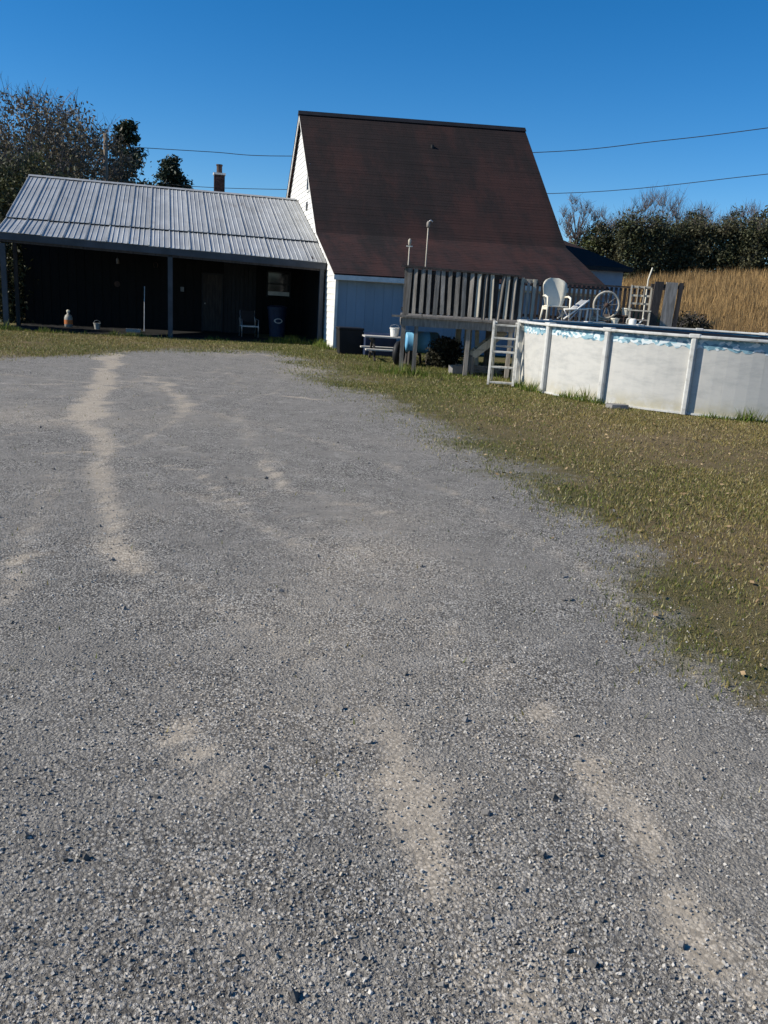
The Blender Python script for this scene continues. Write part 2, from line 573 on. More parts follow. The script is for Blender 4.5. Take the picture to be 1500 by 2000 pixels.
# outline of the gravel: right edge and far-left edge given as (x, y) on the ground
GE_R = np.array([(2.0, -10), (1.9, 0), (1.84, 2.5), (1.81, 3.53), (1.77, 4.2), (1.68, 5.14), (1.53, 5.96), (1.44, 7.71), (1.17, 9.25), (.75, 11.03), (.1, 13), (-.59, 14.74), (-1.5, 18), (-2.2, 20.6), (-2.75, 22.3)])
GE_T = np.array([(-30, 13.0), (-12, 14.6), (-7.63, 16.2), (-6.54, 18.9), (-5.6, 20.9), (-4.32, 22.3), (-3.4, 23.0), (-2.75, 22.5), (-2.0, 22.0)])
TRACKS = [  # pale wheel tracks worn into the gravel: points, half width, strength
    ([(-6.41, 18.92), (-4.95, 14.22), (-4.07, 11.36), (-3.61, 9.8)], 0.196, 1.25),
    ([(-3.61, 9.8), (-3.11, 8.66), (-2.78, 7.86), (-2.45, 6.98), (-2.19, 6.27)], 0.120, 0.80),
    ([(-2.19, 6.27), (-1.87, 5.57), (-1.64, 4.99), (-1.47, 4.51)], 0.104, 0.80),
    ([(-4.22, 14.72), (-3.34, 12.74), (-2.82, 11.42), (-2.61, 10.72)], 0.103, 0.80),
    ([(-2.61, 10.72), (-2.58, 9.82), (-2.6, 8.86), (-2.72, 8.11)], 0.060, 0.60),
    ([(-4.3, 9.04), (-3.97, 9.34), (-3.7, 9.71), (-3.62, 9.92)], 0.051, 0.75),
    ([(-3.96, 8.32), (-3.7, 8.84), (-3.57, 9.52)], 0.042, 0.50),
    ([(-3.19, 7.53), (-2.96, 7.74), (-2.76, 7.87)], 0.046, 0.70),
    ([(-2.76, 7.87), (-2.38, 7.6), (-1.98, 7.36), (-1.49, 7.06)], 0.043, 0.60),
    ([(-1.19, 7.86), (-0.96, 7.11), (-0.82, 6.75)], 0.077, 0.85),
    ([(-0.82, 6.75), (-0.56, 6.69), (-0.29, 6.35), (0.0, 6.18), (0.31, 6.03)], 0.036, 0.70),
    ([(-1.58, 7.03), (-1.26, 6.35), (-1.04, 6.0), (-0.88, 5.74)], 0.059, 0.60),
    ([(-0.88, 5.74), (-0.63, 5.27), (-0.45, 4.87)], 0.073, 0.65),
    ([(-0.38, 5.52), (-0.15, 5.15), (0.02, 4.96)], 0.058, 0.60),
    ([(-1.83, 13.24), (-1.41, 13.12), (-0.94, 12.89)], 0.065, 0.90),
    ([(-2.73, 6.68), (-2.42, 5.57), (-2.07, 4.58)], 0.076, 0.40),
    ([(-2.06, 4.49), (-2.04, 4.69)], 0.068, 1.00),
    ([(-2.06, 4.49), (-1.87, 3.94)], 0.086, 0.50),
    ([(-2.01, 11.27), (-1.5, 8.94), (-1.19, 7.86)], 0.070, 0.40),
    ([(0.02, 2.96), (0.07, 2.72), (0.12, 2.51)], 0.051, 0.90),
    ([(0.12, 2.51), (0.14, 2.33), (0.2, 2.19), (0.25, 2.07)], 0.074, 1.05),
    ([(0.25, 2.07), (0.28, 1.97), (0.29, 1.87)], 0.055, 0.80),
    ([(0.37, 1.72), (0.42, 1.64), (0.46, 1.55)], 0.057, 0.95),
    ([(0.67, 3.17), (0.73, 2.89), (0.8, 2.68)], 0.041, 0.70),
    ([(0.8, 2.68), (0.82, 2.46), (0.85, 2.33), (0.87, 2.18)], 0.055, 0.95),
    ([(0.89, 2.0), (0.94, 1.89), (0.97, 1.79)], 0.062, 0.90),
    ([(-0.73, 2.82), (-0.6, 2.58), (-0.5, 2.38)], 0.041, 0.75),
    ([(0.02, 4.96), (0.23, 4.31), (0.42, 3.84), (0.58, 3.46), (0.67, 3.17)], 0.044, 0.50),
    ([(-1.47, 4.51), (-1.16, 3.92), (-0.88, 3.35), (-0.73, 2.82)], 0.059, 0.35),
    ([(-0.47, 2.01), (-0.35, 1.86), (-0.22, 1.72)], 0.047, 0.45),
    ([(-4.49, 13.62), (-3.49, 13.02)], 0.060, 0.50),
    ([(-5.98, 12.65), (-5.12, 12.65), (-4.49, 12.43)], 0.059, 0.50),
    ([(-4.44, 20.84), (-3.28, 21.56), (-2.52, 20.75)], 0.106, 0.70),
    ([(-0.38, 5.52), (-0.58, 6.04), (-0.82, 6.75)], 0.042, 0.40),
]

for (cx_, cy_, rr_, a0_, a1_, st_) in ((-9.5, 13.5, 5.3, -50, 40, .5), (-9.5, 13.5, 6.9, -55, 25, .45), (-9.0, 17.0, 5.6, -60, 5, .5), (-2.0, 24.0, 9.5, 215, 262, .45), (-2.0, 24.0, 11.2, 222, 268, .45),
                                       (-9.0, 2.5, 9.0, 12, 62, .4), (-9.0, 2.5, 10.6, 5, 55, .4), (-7.0, .5, 8.0, 20, 60, .35), (-6.5, -1.0, 7.6, 20, 52, .4), (6.5, 12.0, 8.6, 165, 215, .4), (6.5, 12.0, 10.2, 160, 205, .35)):
    TRACKS.append(([(cx_ + rr_ * math.cos(R(q)), cy_ + rr_ * math.sin(R(q))) for q in np.linspace(a0_, a1_, 9)], .05, st_))


def seg_dist(x, y, pts):
    best = np.full(np.shape(x), 1e9)
    for (x0, y0), (x1, y1) in zip(pts[:-1], pts[1:]):
        dx, dy = x1 - x0, y1 - y0
        t = np.clip(((x - x0) * dx + (y - y0) * dy) / (dx * dx + dy * dy), 0, 1)
        best = np.minimum(best, np.hypot(x - x0 - t * dx, y - y0 - t * dy))
    return best


def gravel_mask(x, y):
    xr = np.interp(y, GE_R[:, 1], GE_R[:, 0])
    yt = np.interp(x, GE_T[:, 0], GE_T[:, 1])
    w = .75 + .07 * np.clip(y, 0, 20)
    wob = (fbm(x, y, .9) - .5) * (1.0 + .05 * np.clip(y, 0, 20)) + (fbm(x + 40, y, 3.5) - .5) * .5
    d = np.minimum(xr - x, (yt - y) * .6) + wob
    return smooth(-w, w, d)


def dirt_mask(x, y):
    r = np.zeros(np.shape(x))
    wx, wy = x + (fbm(x, y, 3.0) - .5) * (.1 + .03 * y), y + (fbm(x + 30, y + 9, 3.0) - .5) * (.1 + .03 * y)
    for pts, hw, s in TRACKS:
        d = seg_dist(wx, wy, pts)
        near = pts[0][1] < 4.2
        hw, s = hw * (1.05 if near else .8), s * (1.2 if near else 1.05)
        r = np.maximum(r, s * np.clip(1.1 - d / hw * .6, 0, 1))
    r = r * np.clip(.3 + 1.4 * fbm(x + 11, y + 5, 3.4, 6), .3, 1.35)
    broad = np.clip(fbm(x + 7, y, .55) - .5, 0, 1) * 1.3
    return np.clip(np.maximum(r, broad), 0, 1.2)


def dry_mask(x, y):
    base = .30 + .5 * smooth(24, 18, y) * 0 + .62 * smooth(.8, 3.6, x) * smooth(22, 10, y) + .25 * smooth(-3, -8, x)
    return np.clip(base + (fbm(x, y, .45) - .5) * 1.1, 0, 1)


def field_mask(x, y):
    return smooth(26.5, 29, y) * smooth(6, 9, x - .0 * y)


def axis(lo, hi, fine, far_lo, far_hi, grow=1.18):
    a = list(np.arange(lo, hi + 1e-6, fine))
    s, p = fine, hi
    while p < far_hi:
        s *= grow
        p += s
        a.append(p)
    s, p = fine, lo
    while p > far_lo:
        s *= grow
        p -= s
        a.insert(0, p)
    return np.array(a)


gx, gy = axis(-10, 6, .1, -600, 600), axis(-1, 24, .1, -120, 900)
GX, GY = np.meshgrid(gx, gy)
fx, fy = GX.ravel(), GY.ravel()
micro = (fbm(fx, fy, .5) - .5) * .05 * smooth(40, 26, fy) * smooth(-30, -10, fx)
fz = height(fx, fy) + micro - .012
gm = gravel_mask(fx, fy)
att = {'gravel': gm, 'dirt': dirt_mask(fx, fy), 'dry': dry_mask(fx, fy), 'field': field_mask(fx, fy)}
nx, ny = len(gx), len(gy)
ii = (np.arange(ny - 1)[:, None] * nx + np.arange(nx - 1)[None, :]).ravel()
quads = np.stack([ii, ii + 1, ii + nx + 1, ii + nx], 1)
isg = gm[quads].mean(1) > .5


def sub_sheet(name, sel):
    q = quads[sel]
    used = np.unique(q)
    remap = np.full(nx * ny, -1)
    remap[used] = np.arange(len(used))
    return np_mesh(name, np.stack([fx, fy, fz], 1)[used], remap[q], M['ground'], smooth=True, attrs={k: v[used] for k, v in att.items()})


tag(sub_sheet('ground', ~isg), 'rough lawn and rising field around the gravel yard', kind='structure')
tag(sub_sheet('gravel_driveway', isg), 'grey crushed stone driveway with tan wheel tracks', kind='structure')


def surf(x, y):
    return height(x, y) + (fbm(x, y, .5) - .5) * .05 * smooth(40, 26, y) * smooth(-30, -10, x) - .012


# ------------------------------------------------------------------ the yard's building frame
OX, OY, TH = -2.303, 27.229, R(15.149)
cU, sU = math.cos(TH), math.sin(TH)


def W(u, v, z=0.0):
    return (OX + u * cU - v * sU, OY + u * sU + v * cU, z)


# ------------------------------------------------------------------ barn with the steep brown roof
barn = thing('barn', 'tall white barn with a steep sagging brown shingle roof', 'barn', W(0, 0), TH)
U0, U1 = -.14, 8.82


def sag(u, v, z):
    return (u, v, z * (1 + .042 * ((u - U0) / 8.96 - .5)))


EAVE, BREAK, RIDGE = (-2.072, 2.239), (1.364, 3.603), (6.196, 8.169)


def course_strip(p, q, s0, s1, lift, jitter):
    d = Vector((q[0] - p[0], q[1] - p[1])).normalized()
    nrm = Vector((-d.y, d.x))
    a = Vector(p) + d * s0
    b = Vector(p) + d * s1
    segs = 9
    m = MB()
    vs, fs = [], []
    for k in range(segs + 1):
        u = U0 + (U1 - U0) * k / segs
        jl = lift + random.uniform(-.002, .003)
        for pt, h in ((a - d * random.uniform(0, .01), jl), (b, .004), (b, -.03), (a, -.03)):
            c = pt + nrm * h
            vs.append((u, c.x, c.y))
    for k in range(segs):
        o = k * 4
        for e in range(4):
            fs.append((o + e, o + 4 + e, o + 4 + (e + 1) % 4, o + (e + 1) % 4))
    fs += [(3, 2, 1, 0), tuple(segs * 4 + e for e in range(4))]
    return m.add(vs, fs).warp(sag)


def slope_courses(p, q, expo, mt):
    ln = math.dist(p, q)
    n = int(ln / expo)
    for k in range(n):
        course_strip(p, q, ln * k / n, ln * (k + 1) / n + .03, .007, .004).build('shingle_course', M[mt], barn)


slope_courses(EAVE, BREAK, .145, 'shingle_red')
slope_courses(BREAK, RIDGE, .145, 'shingle')
# rear slope and decking under the shingles
m = MB()
prof = [(EAVE[0], EAVE[1]), BREAK, RIDGE, (2 * RIDGE[0] - BREAK[0], BREAK[1]), (2 * RIDGE[0] - EAVE[0], EAVE[1])]


def slab(m, pts, top, thick, u0=U0, u1=U1):
    for (a, b) in zip(pts[:-1], pts[1:]):
        d = Vector((b[0] - a[0], b[1] - a[1])).normalized()
        nn = Vector((-d.y, d.x))
        if nn.y < 0:
            nn = -nn
        A, B_ = Vector(a), Vector(b)
        q = [A + nn * top, B_ + nn * top, B_ + nn * (top - thick), A + nn * (top - thick)]
        vs = [(u0, c.x, c.y) for c in q] + [(u1, c.x, c.y) for c in q]
        m.add(vs, [(0, 1, 2, 3), (7, 6, 5, 4), (0, 4, 5, 1), (1, 5, 6, 2), (2, 6, 7, 3), (3, 7, 4, 0)])


slab(m, prof[2:], .01, .06)
m.warp(sag).build('rear_roof', M['shingle'], barn)
m = MB()
slab(m, prof[:3], -.034, .05, U0 + .03, U1 - .03)
m.warp(sag).build('roof_decking', M['dark_wood'], barn)
m = MB()
m.add([(U0 - .02, 6.04, 8.08), (U1 + .02, 6.04, 8.08), (U1 + .02, RIDGE[0], 8.235), (U0 - .02, RIDGE[0], 8.235), (U1 + .02, 6.35, 8.08), (U0 - .02, 6.35, 8.08)],
      [(0, 1, 2, 3), (3, 2, 4, 5), (0, 3, 5), (1, 4, 2), (0, 5, 4, 1)])
m.warp(sag).build('ridge_cap', M['black'], barn)
# rake boards on the left gable
for a, b in ((EAVE, BREAK), (BREAK, RIDGE), (RIDGE, prof[3])):
    d = (Vector(b) - Vector(a)).normalized()
    nn = Vector((-d.y, d.x)) * (1 if d.x > 0 else 1)
    if nn.y < 0:
        nn = -nn
    q = [Vector(a) - nn * .035, Vector(b) - nn * .035, Vector(b) - nn * .14, Vector(a) - nn * .14]
    vs = [(U0 + .012, c.x, c.y) for c in q] + [(U0 + .04, c.x, c.y) for c in q]
    MB().add(vs, [(0, 1, 2, 3), (7, 6, 5, 4), (0, 4, 5, 1), (1, 5, 6, 2), (2, 6, 7, 3), (3, 7, 4, 0)]).warp(sag).build('rake_board', M['trim'], barn)


def front_v(z):
    return float(np.interp(z, [0, 2.2, 2.24, 3.603, 8.1], [-1.74, -1.74, -1.70, 1.5, 6.15]))


def gable_boards(u, sgn):
    n = 44
    for k in range(n):
        z0, z1 = 8.02 * k / n, 8.02 * (k + 1) / n
        f0, f1 = front_v(z0), front_v(z1)
        b0, b1 = 2 * 6.196 - f0, 2 * 6.196 - f1
        vs = [(u + sgn * .028, f0, z0), (u + sgn * .028, b0, z0), (u + sgn * .008, b1, z1 + .01), (u + sgn * .008, f1, z1 + .01),
              (u - sgn * .02, f0, z0), (u - sgn * .02, b0, z0), (u - sgn * .02, b1, z1), (u - sgn * .02, f1, z1)]
        MB().add(vs, [(0, 3, 2, 1), (4, 5, 6, 7), (0, 1, 5, 4), (1, 2, 6, 5), (2, 3, 7, 6), (3, 0, 4, 7)]).warp(sag).build('clapboard', M['white_paint'], barn)


gable_boards(.03, -1)
gable_boards(U1 - .2, 1)
# front wall of upright boards, trim under the eave, corner board
nb = 30
for k in range(nb):
    a, b = .06 + 8.5 * k / nb, .06 + 8.5 * (k + 1) / nb - .004
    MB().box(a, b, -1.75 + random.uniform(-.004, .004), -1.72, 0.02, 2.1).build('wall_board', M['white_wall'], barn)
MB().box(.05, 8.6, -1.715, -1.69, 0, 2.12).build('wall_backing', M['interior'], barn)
MB().box(.07, 8.6, -1.79, -1.752, 2.02, 2.17).build('eave_trim', M['trim'], barn)
MB().box(U0 + .03, U1 - .03, -2.05, -1.79, 2.10, 2.125).build('soffit', M['trim'], barn)
MB().box(U0, U1, -2.085, -2.06, 2.06, 2.20).warp(sag).build('fascia', M['trim'], barn)
MB().box(-.03, .055, -1.80, -1.70, 0, 2.12).build('corner_board', M['trim'], barn)
# small openings on the left gable
w = MB().box(-.005, .02, 4.02, 4.46, 5.12, 5.9).build('gable_window', M['glass'], barn)
f = MB()
f.box(-.03, 0, 3.96, 4.03, 5.05, 5.96).box(-.03, 0, 4.45, 4.52, 5.05, 5.96).box(-.03, 0, 4.03, 4.45, 5.89, 5.96).box(-.03, 0, 4.03, 4.45, 5.05, 5.12)
f.build('frame', M['trim'], w)
w = MB().box(-.012, .02, 4.28, 4.6, 4.46, 4.74).build('gable_vent', M['black'], barn)
f = MB()
for k in range(4):
    f.box(-.03, -.013, 4.28, 4.6, 4.48 + k * .065, 4.5 + k * .065)
f.build('louver', M['grey_plastic'], w)
MB().tube([(4.73, 5.06, 7.02), (4.73, 5.06, 7.2)], .06, 10).build('vent_pipe', M['black'], barn)

# ------------------------------------------------------------------ open shed with metal roof
shed = thing('open_shed', 'long open shed with a ribbed grey metal roof beside the barn', 'shed', W(0, 0), TH)
L = 9.6


def eave_warp(u, v, z):
    k = max(0.0, 1 - v / 1.766)
    return (u, v, z + k * (-.1 + .2 * min(1, -u / L)))


SE, SB, SR = (0, 2.68), (1.766, 3.273), (6.719, 4.993)


def ribbed_panel(width, p, q, over=0.0):
    """a sheet with raised ribs, thickness underneath; local x across"""
    xs, hs_ = [0, .012, .03, .05], [0, .034, .034, 0]
    for e in (.25, .5, .75):
        xs += [width * e - .018, width * e, width * e + .018]
        hs_ += [0, .022, 0]
    xs += [width - .04, width - .02, width]
    hs_ += [0, .005, 0]
    d = Vector((q[0] - p[0], q[1] - p[1])).normalized()
    nn = Vector((-d.y, d.x))
    a, b = Vector(p) - d * over, Vector(q)
    vs, fs = [], []
    n = len(xs)
    for x, h in zip(xs, hs_):
        A, B_ = a + nn * h, b + nn * h
        vs += [(x, A.x, A.y), (x, B_.x, B_.y)]
    for x in (0, width):
        A, B_ = a - nn * .012, b - nn * .012
        vs += [(x, A.x, A.y), (x, B_.x, B_.y)]
    for k in range(n - 1):
        fs.append((2 * k, 2 * k + 2, 2 * k + 3, 2 * k + 1))
    o = 2 * n
    fs += [(o, o + 1, o + 3, o + 2), (0, 1, o + 1, o), (2 * n - 2, o + 2, o + 3, 2 * n - 1)]
    fs.append(tuple([o, o + 2] + [2 * k for k in reversed(range(n))]))
    return MB().add(vs, fs)


npan = 16
pw = (L - .02) / npan
for k in range(npan):
    u = -L + k * pw
    top = ribbed_panel(pw - .002, (SB[0] - .06, SB[1] - .005), SR)
    dz = random.uniform(-.006, .006)
    top.warp(lambda x, y, z: (x + u, y, z + dz))
    top.build('roof_panel', M['steel_roof'], shed)
    low = ribbed_panel(pw - .002, (SE[0] - .1, SE[1] - .035), (SB[0], SB[1] - .04))
    low.warp(lambda x, y, z: eave_warp(x + u, y, z + dz + random.uniform(-.006, .006)))
    low.build('porch_roof_panel', M['steel_roof'], shed)
rear = (2 * SR[0] - .5, 3.0)
m = MB()
slab(m, [SR, rear], 0, .03, -L, -.03)
m.build('rear_roof', M['steel_roof'], shed)
m = MB()
m.add([(-L, SR[0] - .14, SR[1] - .01), (-.03, SR[0] - .14, SR[1] - .01), (-.03, SR[0], SR[1] + .06), (-L, SR[0], SR[1] + .06), (-.03, SR[0] + .14, SR[1] - .01), (-L, SR[0] + .14, SR[1] - .01)],
      [(0, 1, 2, 3), (3, 2, 4, 5), (0, 3, 5), (1, 4, 2), (0, 5, 4, 1)])
m.build('ridge_cap', M['steel_roof'], shed)
MB().box(-L, -.03, -.08, -.045, 2.44, 2.63).warp(eave_warp).build('fascia', M['fascia'], shed)
MB().box(-L, -.03, -.02, .12, 2.38, 2.6).warp(eave_warp).build('front_beam', M['dark_wood'], shed)
for u in (-4.78, -9.45):
    p = MB().box(u - .07, u + .07, -.02, .12, 0, 2.44).build('post', M['fascia'], shed)
MB().box(-.2, -.07, -.05, .09, 0, 2.4).build('post', M['fascia'], shed)
for k in range(13):
    u = -L + .3 + k * .74
    m = MB()
    m.bar((u, .14, 2.58), (u, 1.72, 3.12), .05, .12)
    m.bar((u, 1.72, 3.14), (u, 6.66, 4.86), .05, .12)
    m.build('rafter', M['dark_wood'], shed)
# rear wall of upright boards, its left end stands clear of the brush outside
nbw = 34
VW = 4.4
for k in range(nbw):
    a = -9.55 + (9.5) * k / nbw
    b = a + 9.5 / nbw - .012
    if -2.95 < (a + b) / 2 < -1.75:
        continue
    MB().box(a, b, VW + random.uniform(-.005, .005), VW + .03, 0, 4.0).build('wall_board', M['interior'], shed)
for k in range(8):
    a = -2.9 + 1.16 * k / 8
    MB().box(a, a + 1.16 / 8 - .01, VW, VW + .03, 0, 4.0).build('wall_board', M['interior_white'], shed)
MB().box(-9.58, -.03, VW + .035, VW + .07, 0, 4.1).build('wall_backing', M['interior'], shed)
d = MB().box(-3.62, -2.98, VW - .05, VW - .01, .04, 2.0).build('door', M['dark_wood'], shed)
f = MB()
f.box(-3.68, -3.62, VW - .06, VW - .008, 0, 2.06).box(-2.98, -2.92, VW - .06, VW - .008, 0, 2.06).box(-3.62, -2.98, VW - .06, VW - .008, 2.0, 2.06)
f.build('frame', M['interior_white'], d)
MB().lathe([(.012, 0), (.028, .02), (.028, .04), (.01, .06)], 10, (0, 0, 0)).warp(lambda x, y, z: (-3.56 + x, VW - .05 - z, 1.0 + y)).build('handle', M['alu'], d)
w = MB().box(-1.32, -.55, VW - .03, VW - .012, 1.42, 2.24).build('window', M['glass'], shed)
f = MB()
f.box(-1.38, -1.32, VW - .06, VW - .008, 1.36, 2.3).box(-.55, -.49, VW - .06, VW - .008, 1.36, 2.3).box(-1.32, -.55, VW - .06, VW - .008, 2.24, 2.3).box(-1.32, -.55, VW - .05, VW - .031, 1.81, 1.85)
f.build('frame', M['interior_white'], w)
MB().box(-1.32, -.55, VW - .09, VW - .032, 1.42, 1.56).build('sill', M['trim'], w)
MB().box(-9.52, -9.4, 2.15, 2.27, 0, 3.2).build('post', M['dark_wood'], shed)
for k in range(20):
    a = .12 + k * .214
    MB().box(-.065, -.04, a, a + .208, 0.01, 2.52 + .33 * a).build('side_board', M['interior'], shed)  # added dark boards; their colour stands for shade on the white gable
MB().box(-9.55, -.05, -.02, VW, -.04, .012).build('floor', M['interior'], shed)  # added dark slab; shade on the shed floor is put into its colour
# tar flashing behind the ridge, next to the chimney
MB().add([(-2.62, 6.9, 4.95), (-1.3, 6.9, 4.95), (-2.62, 8.5, 5.12), (-1.3, 8.5, 4.98), (-2.62, 8.5, 4.3), (-1.3, 8.5, 4.3), (-2.62, 6.9, 4.85), (-1.3, 6.9, 4.85)],
         [(0, 1, 3, 2), (2, 3, 5, 4), (0, 2, 4, 6), (1, 7, 5, 3), (0, 6, 7, 1), (4, 5, 7, 6)]).build('flashing', M['black'], shed)

# chimney behind the ridge
ch = thing('chimney', 'dark brick chimney with a clay flue behind the metal roof ridge', 'chimney', W(-2.88, 8.2, 3.9), TH)
MB().box(-.17, .17, -.17, .17, 0, 1.9).build('core', M['mortar'], ch)
for row in range(24):
    z = .02 + row * .078
    for side in range(4):
        for k in range(2):
            off = 0 if row % 2 else .05
            a, b = (-.2, off - .006) if k == 0 else (off + .006, .2)
            m = MB().box(a, b, -.2, -.165, z, z + .066)
            ang = side * math.pi / 2
            m.warp(lambda x, y, zz: (x * math.cos(ang) - y * math.sin(ang), x * math.sin(ang) + y * math.cos(ang), zz))
            m.build('brick', M['brick'], ch)
MB().box(-.23, .23, -.23, .23, 1.9, 1.97).build('crown', M['trim'], ch)
MB().lathe([(.11, 1.97), (.105, 2.22), (.125, 2.24), (.125, 2.29), (.09, 2.29), (.09, 2.1)], 14).build('flue', M['rust'], ch)

# ------------------------------------------------------------------ above-ground pool
PX, PY, PR, PH = 6.672, 17.699, 4.029, 1.30
pool = thing('swimming_pool', 'round above ground pool with white steel wall and posts', 'pool', (PX, PY, 0))
NP = 17
A0 = R(202.4)


def pool_wall_material():
    m, n, l, b = new_mat('pool_wall')
    tc = n.new('ShaderNodeTexCoord').outputs['Object']
    sx = n.new('ShaderNodeSeparateXYZ')
    l.new(tc, sx.inputs[0])
    c = mixc(n, l, ramp(n, l, noise(n, l, scaled(n, l, tc, (1, 1, 3)), 2.4, 6, .7), .4, .75), (.5, .49, .455), (.38, .38, .36))
    wv = n.new('ShaderNodeTexWave')
    wv.wave_type = 'BANDS'
    wv.bands_direction = 'Z'
    wv.inputs['Scale'].default_value = 9
    wv.inputs['Distortion'].default_value = 5
    wv.inputs['Detail'].default_value = 3
    l.new(tc, wv.inputs['Vector'])
    c = mixc(n, l, math_n(n, l, 'MULTIPLY', wv.outputs['Fac'], .12), c, (.45, .46, .48))
    low = math_n(n, l, 'MULTIPLY', ramp(n, l, sx.outputs['Z'], .35, .0), ramp(n, l, noise(n, l, tc, 5, 5, .7), .3, .6))
    c = mixc(n, l, math_n(n, l, 'MULTIPLY', low, .8), c, (.4, .36, .24))
    st = ramp(n, l, noise(n, l, scaled(n, l, tc, (6, 6, .35)), 1.5, 4, .7), .62, .8)
    c = mixc(n, l, math_n(n, l, 'MULTIPLY', st, .5), c, (.3, .29, .25))
    l.new(c, b.inputs['Base Color'])
    b.inputs['Roughness'].default_value = .5
    return m


def pool_print_material():
    m, n, l, b = new_mat('pool_print')
    tc = n.new('ShaderNodeTexCoord').outputs['Object']
    vo = n.new('ShaderNodeTexVoronoi')
    vo.inputs['Scale'].default_value = 14
    l.new(scaled(n, l, tc, (1, 1, 1.6)), vo.inputs['Vector'])
    sep = n.new('ShaderNodeSeparateColor')
    l.new(vo.outputs['Color'], sep.inputs[0])
    c = mixc(n, l, ramp(n, l, sep.outputs[0], .25, .6), (.09, .2, .27), (.24, .4, .47))
    c = mixc(n, l, ramp(n, l, sep.outputs[1], .62, .7), c, (.6, .66, .68))
    l.new(c, b.inputs['Base Color'])
    b.inputs['Roughness'].default_value = .5
    return m


M['pool_trim'] = pm('pool_trim', (.58, .58, .55), (.46, .46, .44), 5, rough=.5, dirt=(.26, .25, .21), dscale=5, dlo=.5, dhi=.8)
M['ladder_paint'] = pm('ladder_paint', (.56, .55, .5), (.42, .41, .37), 6, rough=.6, dirt=(.22, .2, .16), dscale=6, dlo=.48, dhi=.75)
M['pool_wall'] = pool_wall_material()
M['pool_print'] = pool_print_material()


def arc_sheet(r0, r1, a0, a1, z0, z1, n=8, scallop=0.0):
    m = MB()
    vs, fs = [], []
    for k in range(n + 1):
        a = a0 + (a1 - a0) * k / n
        zb = z0 + scallop * (random.random())
        for r, z in ((r0, zb), (r1, zb), (r1, z1), (r0, z1)):
            vs.append((r * math.cos(a), r * math.sin(a), z))
    for k in range(n):
        o = 4 * k
        for e in range(4):
            fs.append((o + e, o + (e + 1) % 4, o + 4 + (e + 1) % 4, o + 4 + e))
    fs += [(0, 3, 2, 1), tuple(4 * n + e for e in range(4))]
    return m.add(vs, fs)


st = 2 * math.pi / NP
for k in range(NP):
    a = A0 + k * st
    wp = arc_sheet(PR - .01, PR, a, a + st - .0005, 0.0, PH - .03, 8).build('wall_panel', M['pool_wall'], pool, smooth=False)
    tr = arc_sheet(PR - .06, PR + .095, a + .004, a + st - .004, PH - .035, PH + .012, 6).build('top_rail', M['pool_trim'], pool, bevel=.012)
    br_ = arc_sheet(PR - .02, PR + .03, a + .006, a + st - .006, 0.0, .035, 6).build('bottom_rail', M['pool_trim'], pool)
    arc_sheet(PR + .0015, PR + .0035, a + .012, a + st - .012, PH - .24, PH - .036, 30, scallop=.07).build('printed_band', M['pool_print'], pool)
    # upright: folded steel post standing proud of the wall
    ca, sa = math.cos(a), math.sin(a)

    def out(x, y, z, ca=ca, sa=sa):   # x tangential, y outward
        return ((PR + .004 + y) * ca - x * sa, (PR + .004 + y) * sa + x * ca, z)
    pm_ = MB()
    pr_ = [(-.052, 0), (-.048, .065), (-.026, .085), (.026, .085), (.048, .065), (.052, 0)]
    vs = [(x, y, z) for z in (0.0, PH - .04) for x, y in pr_]
    fs = [(i, i + 1, i + 7, i + 6) for i in range(5)] + [(5, 0, 6, 11), (0, 1, 2, 3, 4, 5), (6, 11, 10, 9, 8, 7)]
    pm_.add(vs, fs).warp(out).build('upright', M['pool_trim'], pool)
    cp = MB().box(-.09, .09, -.07, .095, PH - .04, PH + .03).warp(out).build('corner_cap', M['pool_trim'], pool, bevel=.015)
ring = [(PR - .03) * 1.0]
m = MB()
m.lathe([(PR - .015, .05), (PR - .02, PH - .04)], 72)
m.f = m.f[:-2]
m.f = [tuple(reversed(q)) for q in m.f]
m.build('liner', M['liner'], pool)
m = MB()
m.lathe([(PR - .022, PH - .075), (PR * .75, PH - .16), (PR * .4, PH - .2), (.05, PH - .21)], 72)
m.f = m.f[:-2] + [m.f[-1]]
m.build('winter_cover', M['cover'], pool, smooth=True)

# ------------------------------------------------------------------ wooden deck beside and behind the pool
deck = thing('wooden_deck', 'weathered raised wooden deck with slatted fence by the pool', 'deck', (0, 18.83, 0))
DZ = 1.22
# floor boards run along x; the front bay stops short of the pool, the rear bay runs behind it
y = 0.0
k = 0
while y < 4.6:
    yw = 18.83 + y + .07
    x1 = 7.35
    if yw < PY + PR + .12:
        dy = yw - PY
        x1 = min(7.35, PX - math.sqrt(max(0, (PR + .14) ** 2 - dy * dy)))
    if yw > 21.4 or x1 > .5:
        MB().box(.12 + random.uniform(-.02, .02), max(x1, 2.55) if yw < 20 else x1, y, y + .138, DZ - .035, DZ + random.uniform(-.004, .004)).build('floor_board', M['old_wood'], deck)
    y += .146
    k += 1
MB().box(.14, 2.62, -.045, -.004, DZ - .2, DZ - .005).build('rim_joist', M['old_wood'], deck)
MB().box(.1, .138, -.04, 4.55, DZ - .2, DZ - .04).build('rim_joist', M['old_wood'], deck)
MB().box(-.1, 2.66, -.10, -.05, DZ - .02, DZ + .022).build('ledger', M['old_wood'], deck)
MB().box(.14, 7.3, 4.56, 4.6, DZ - .2, DZ - .04).build('rim_joist', M['old_wood'], deck)
for x in (.4, 1.2, 2.0, 2.5):
    MB().box(x - .02, x + .02, .02, 4.5, DZ - .2, DZ - .04).build('joist', M['old_wood'], deck)
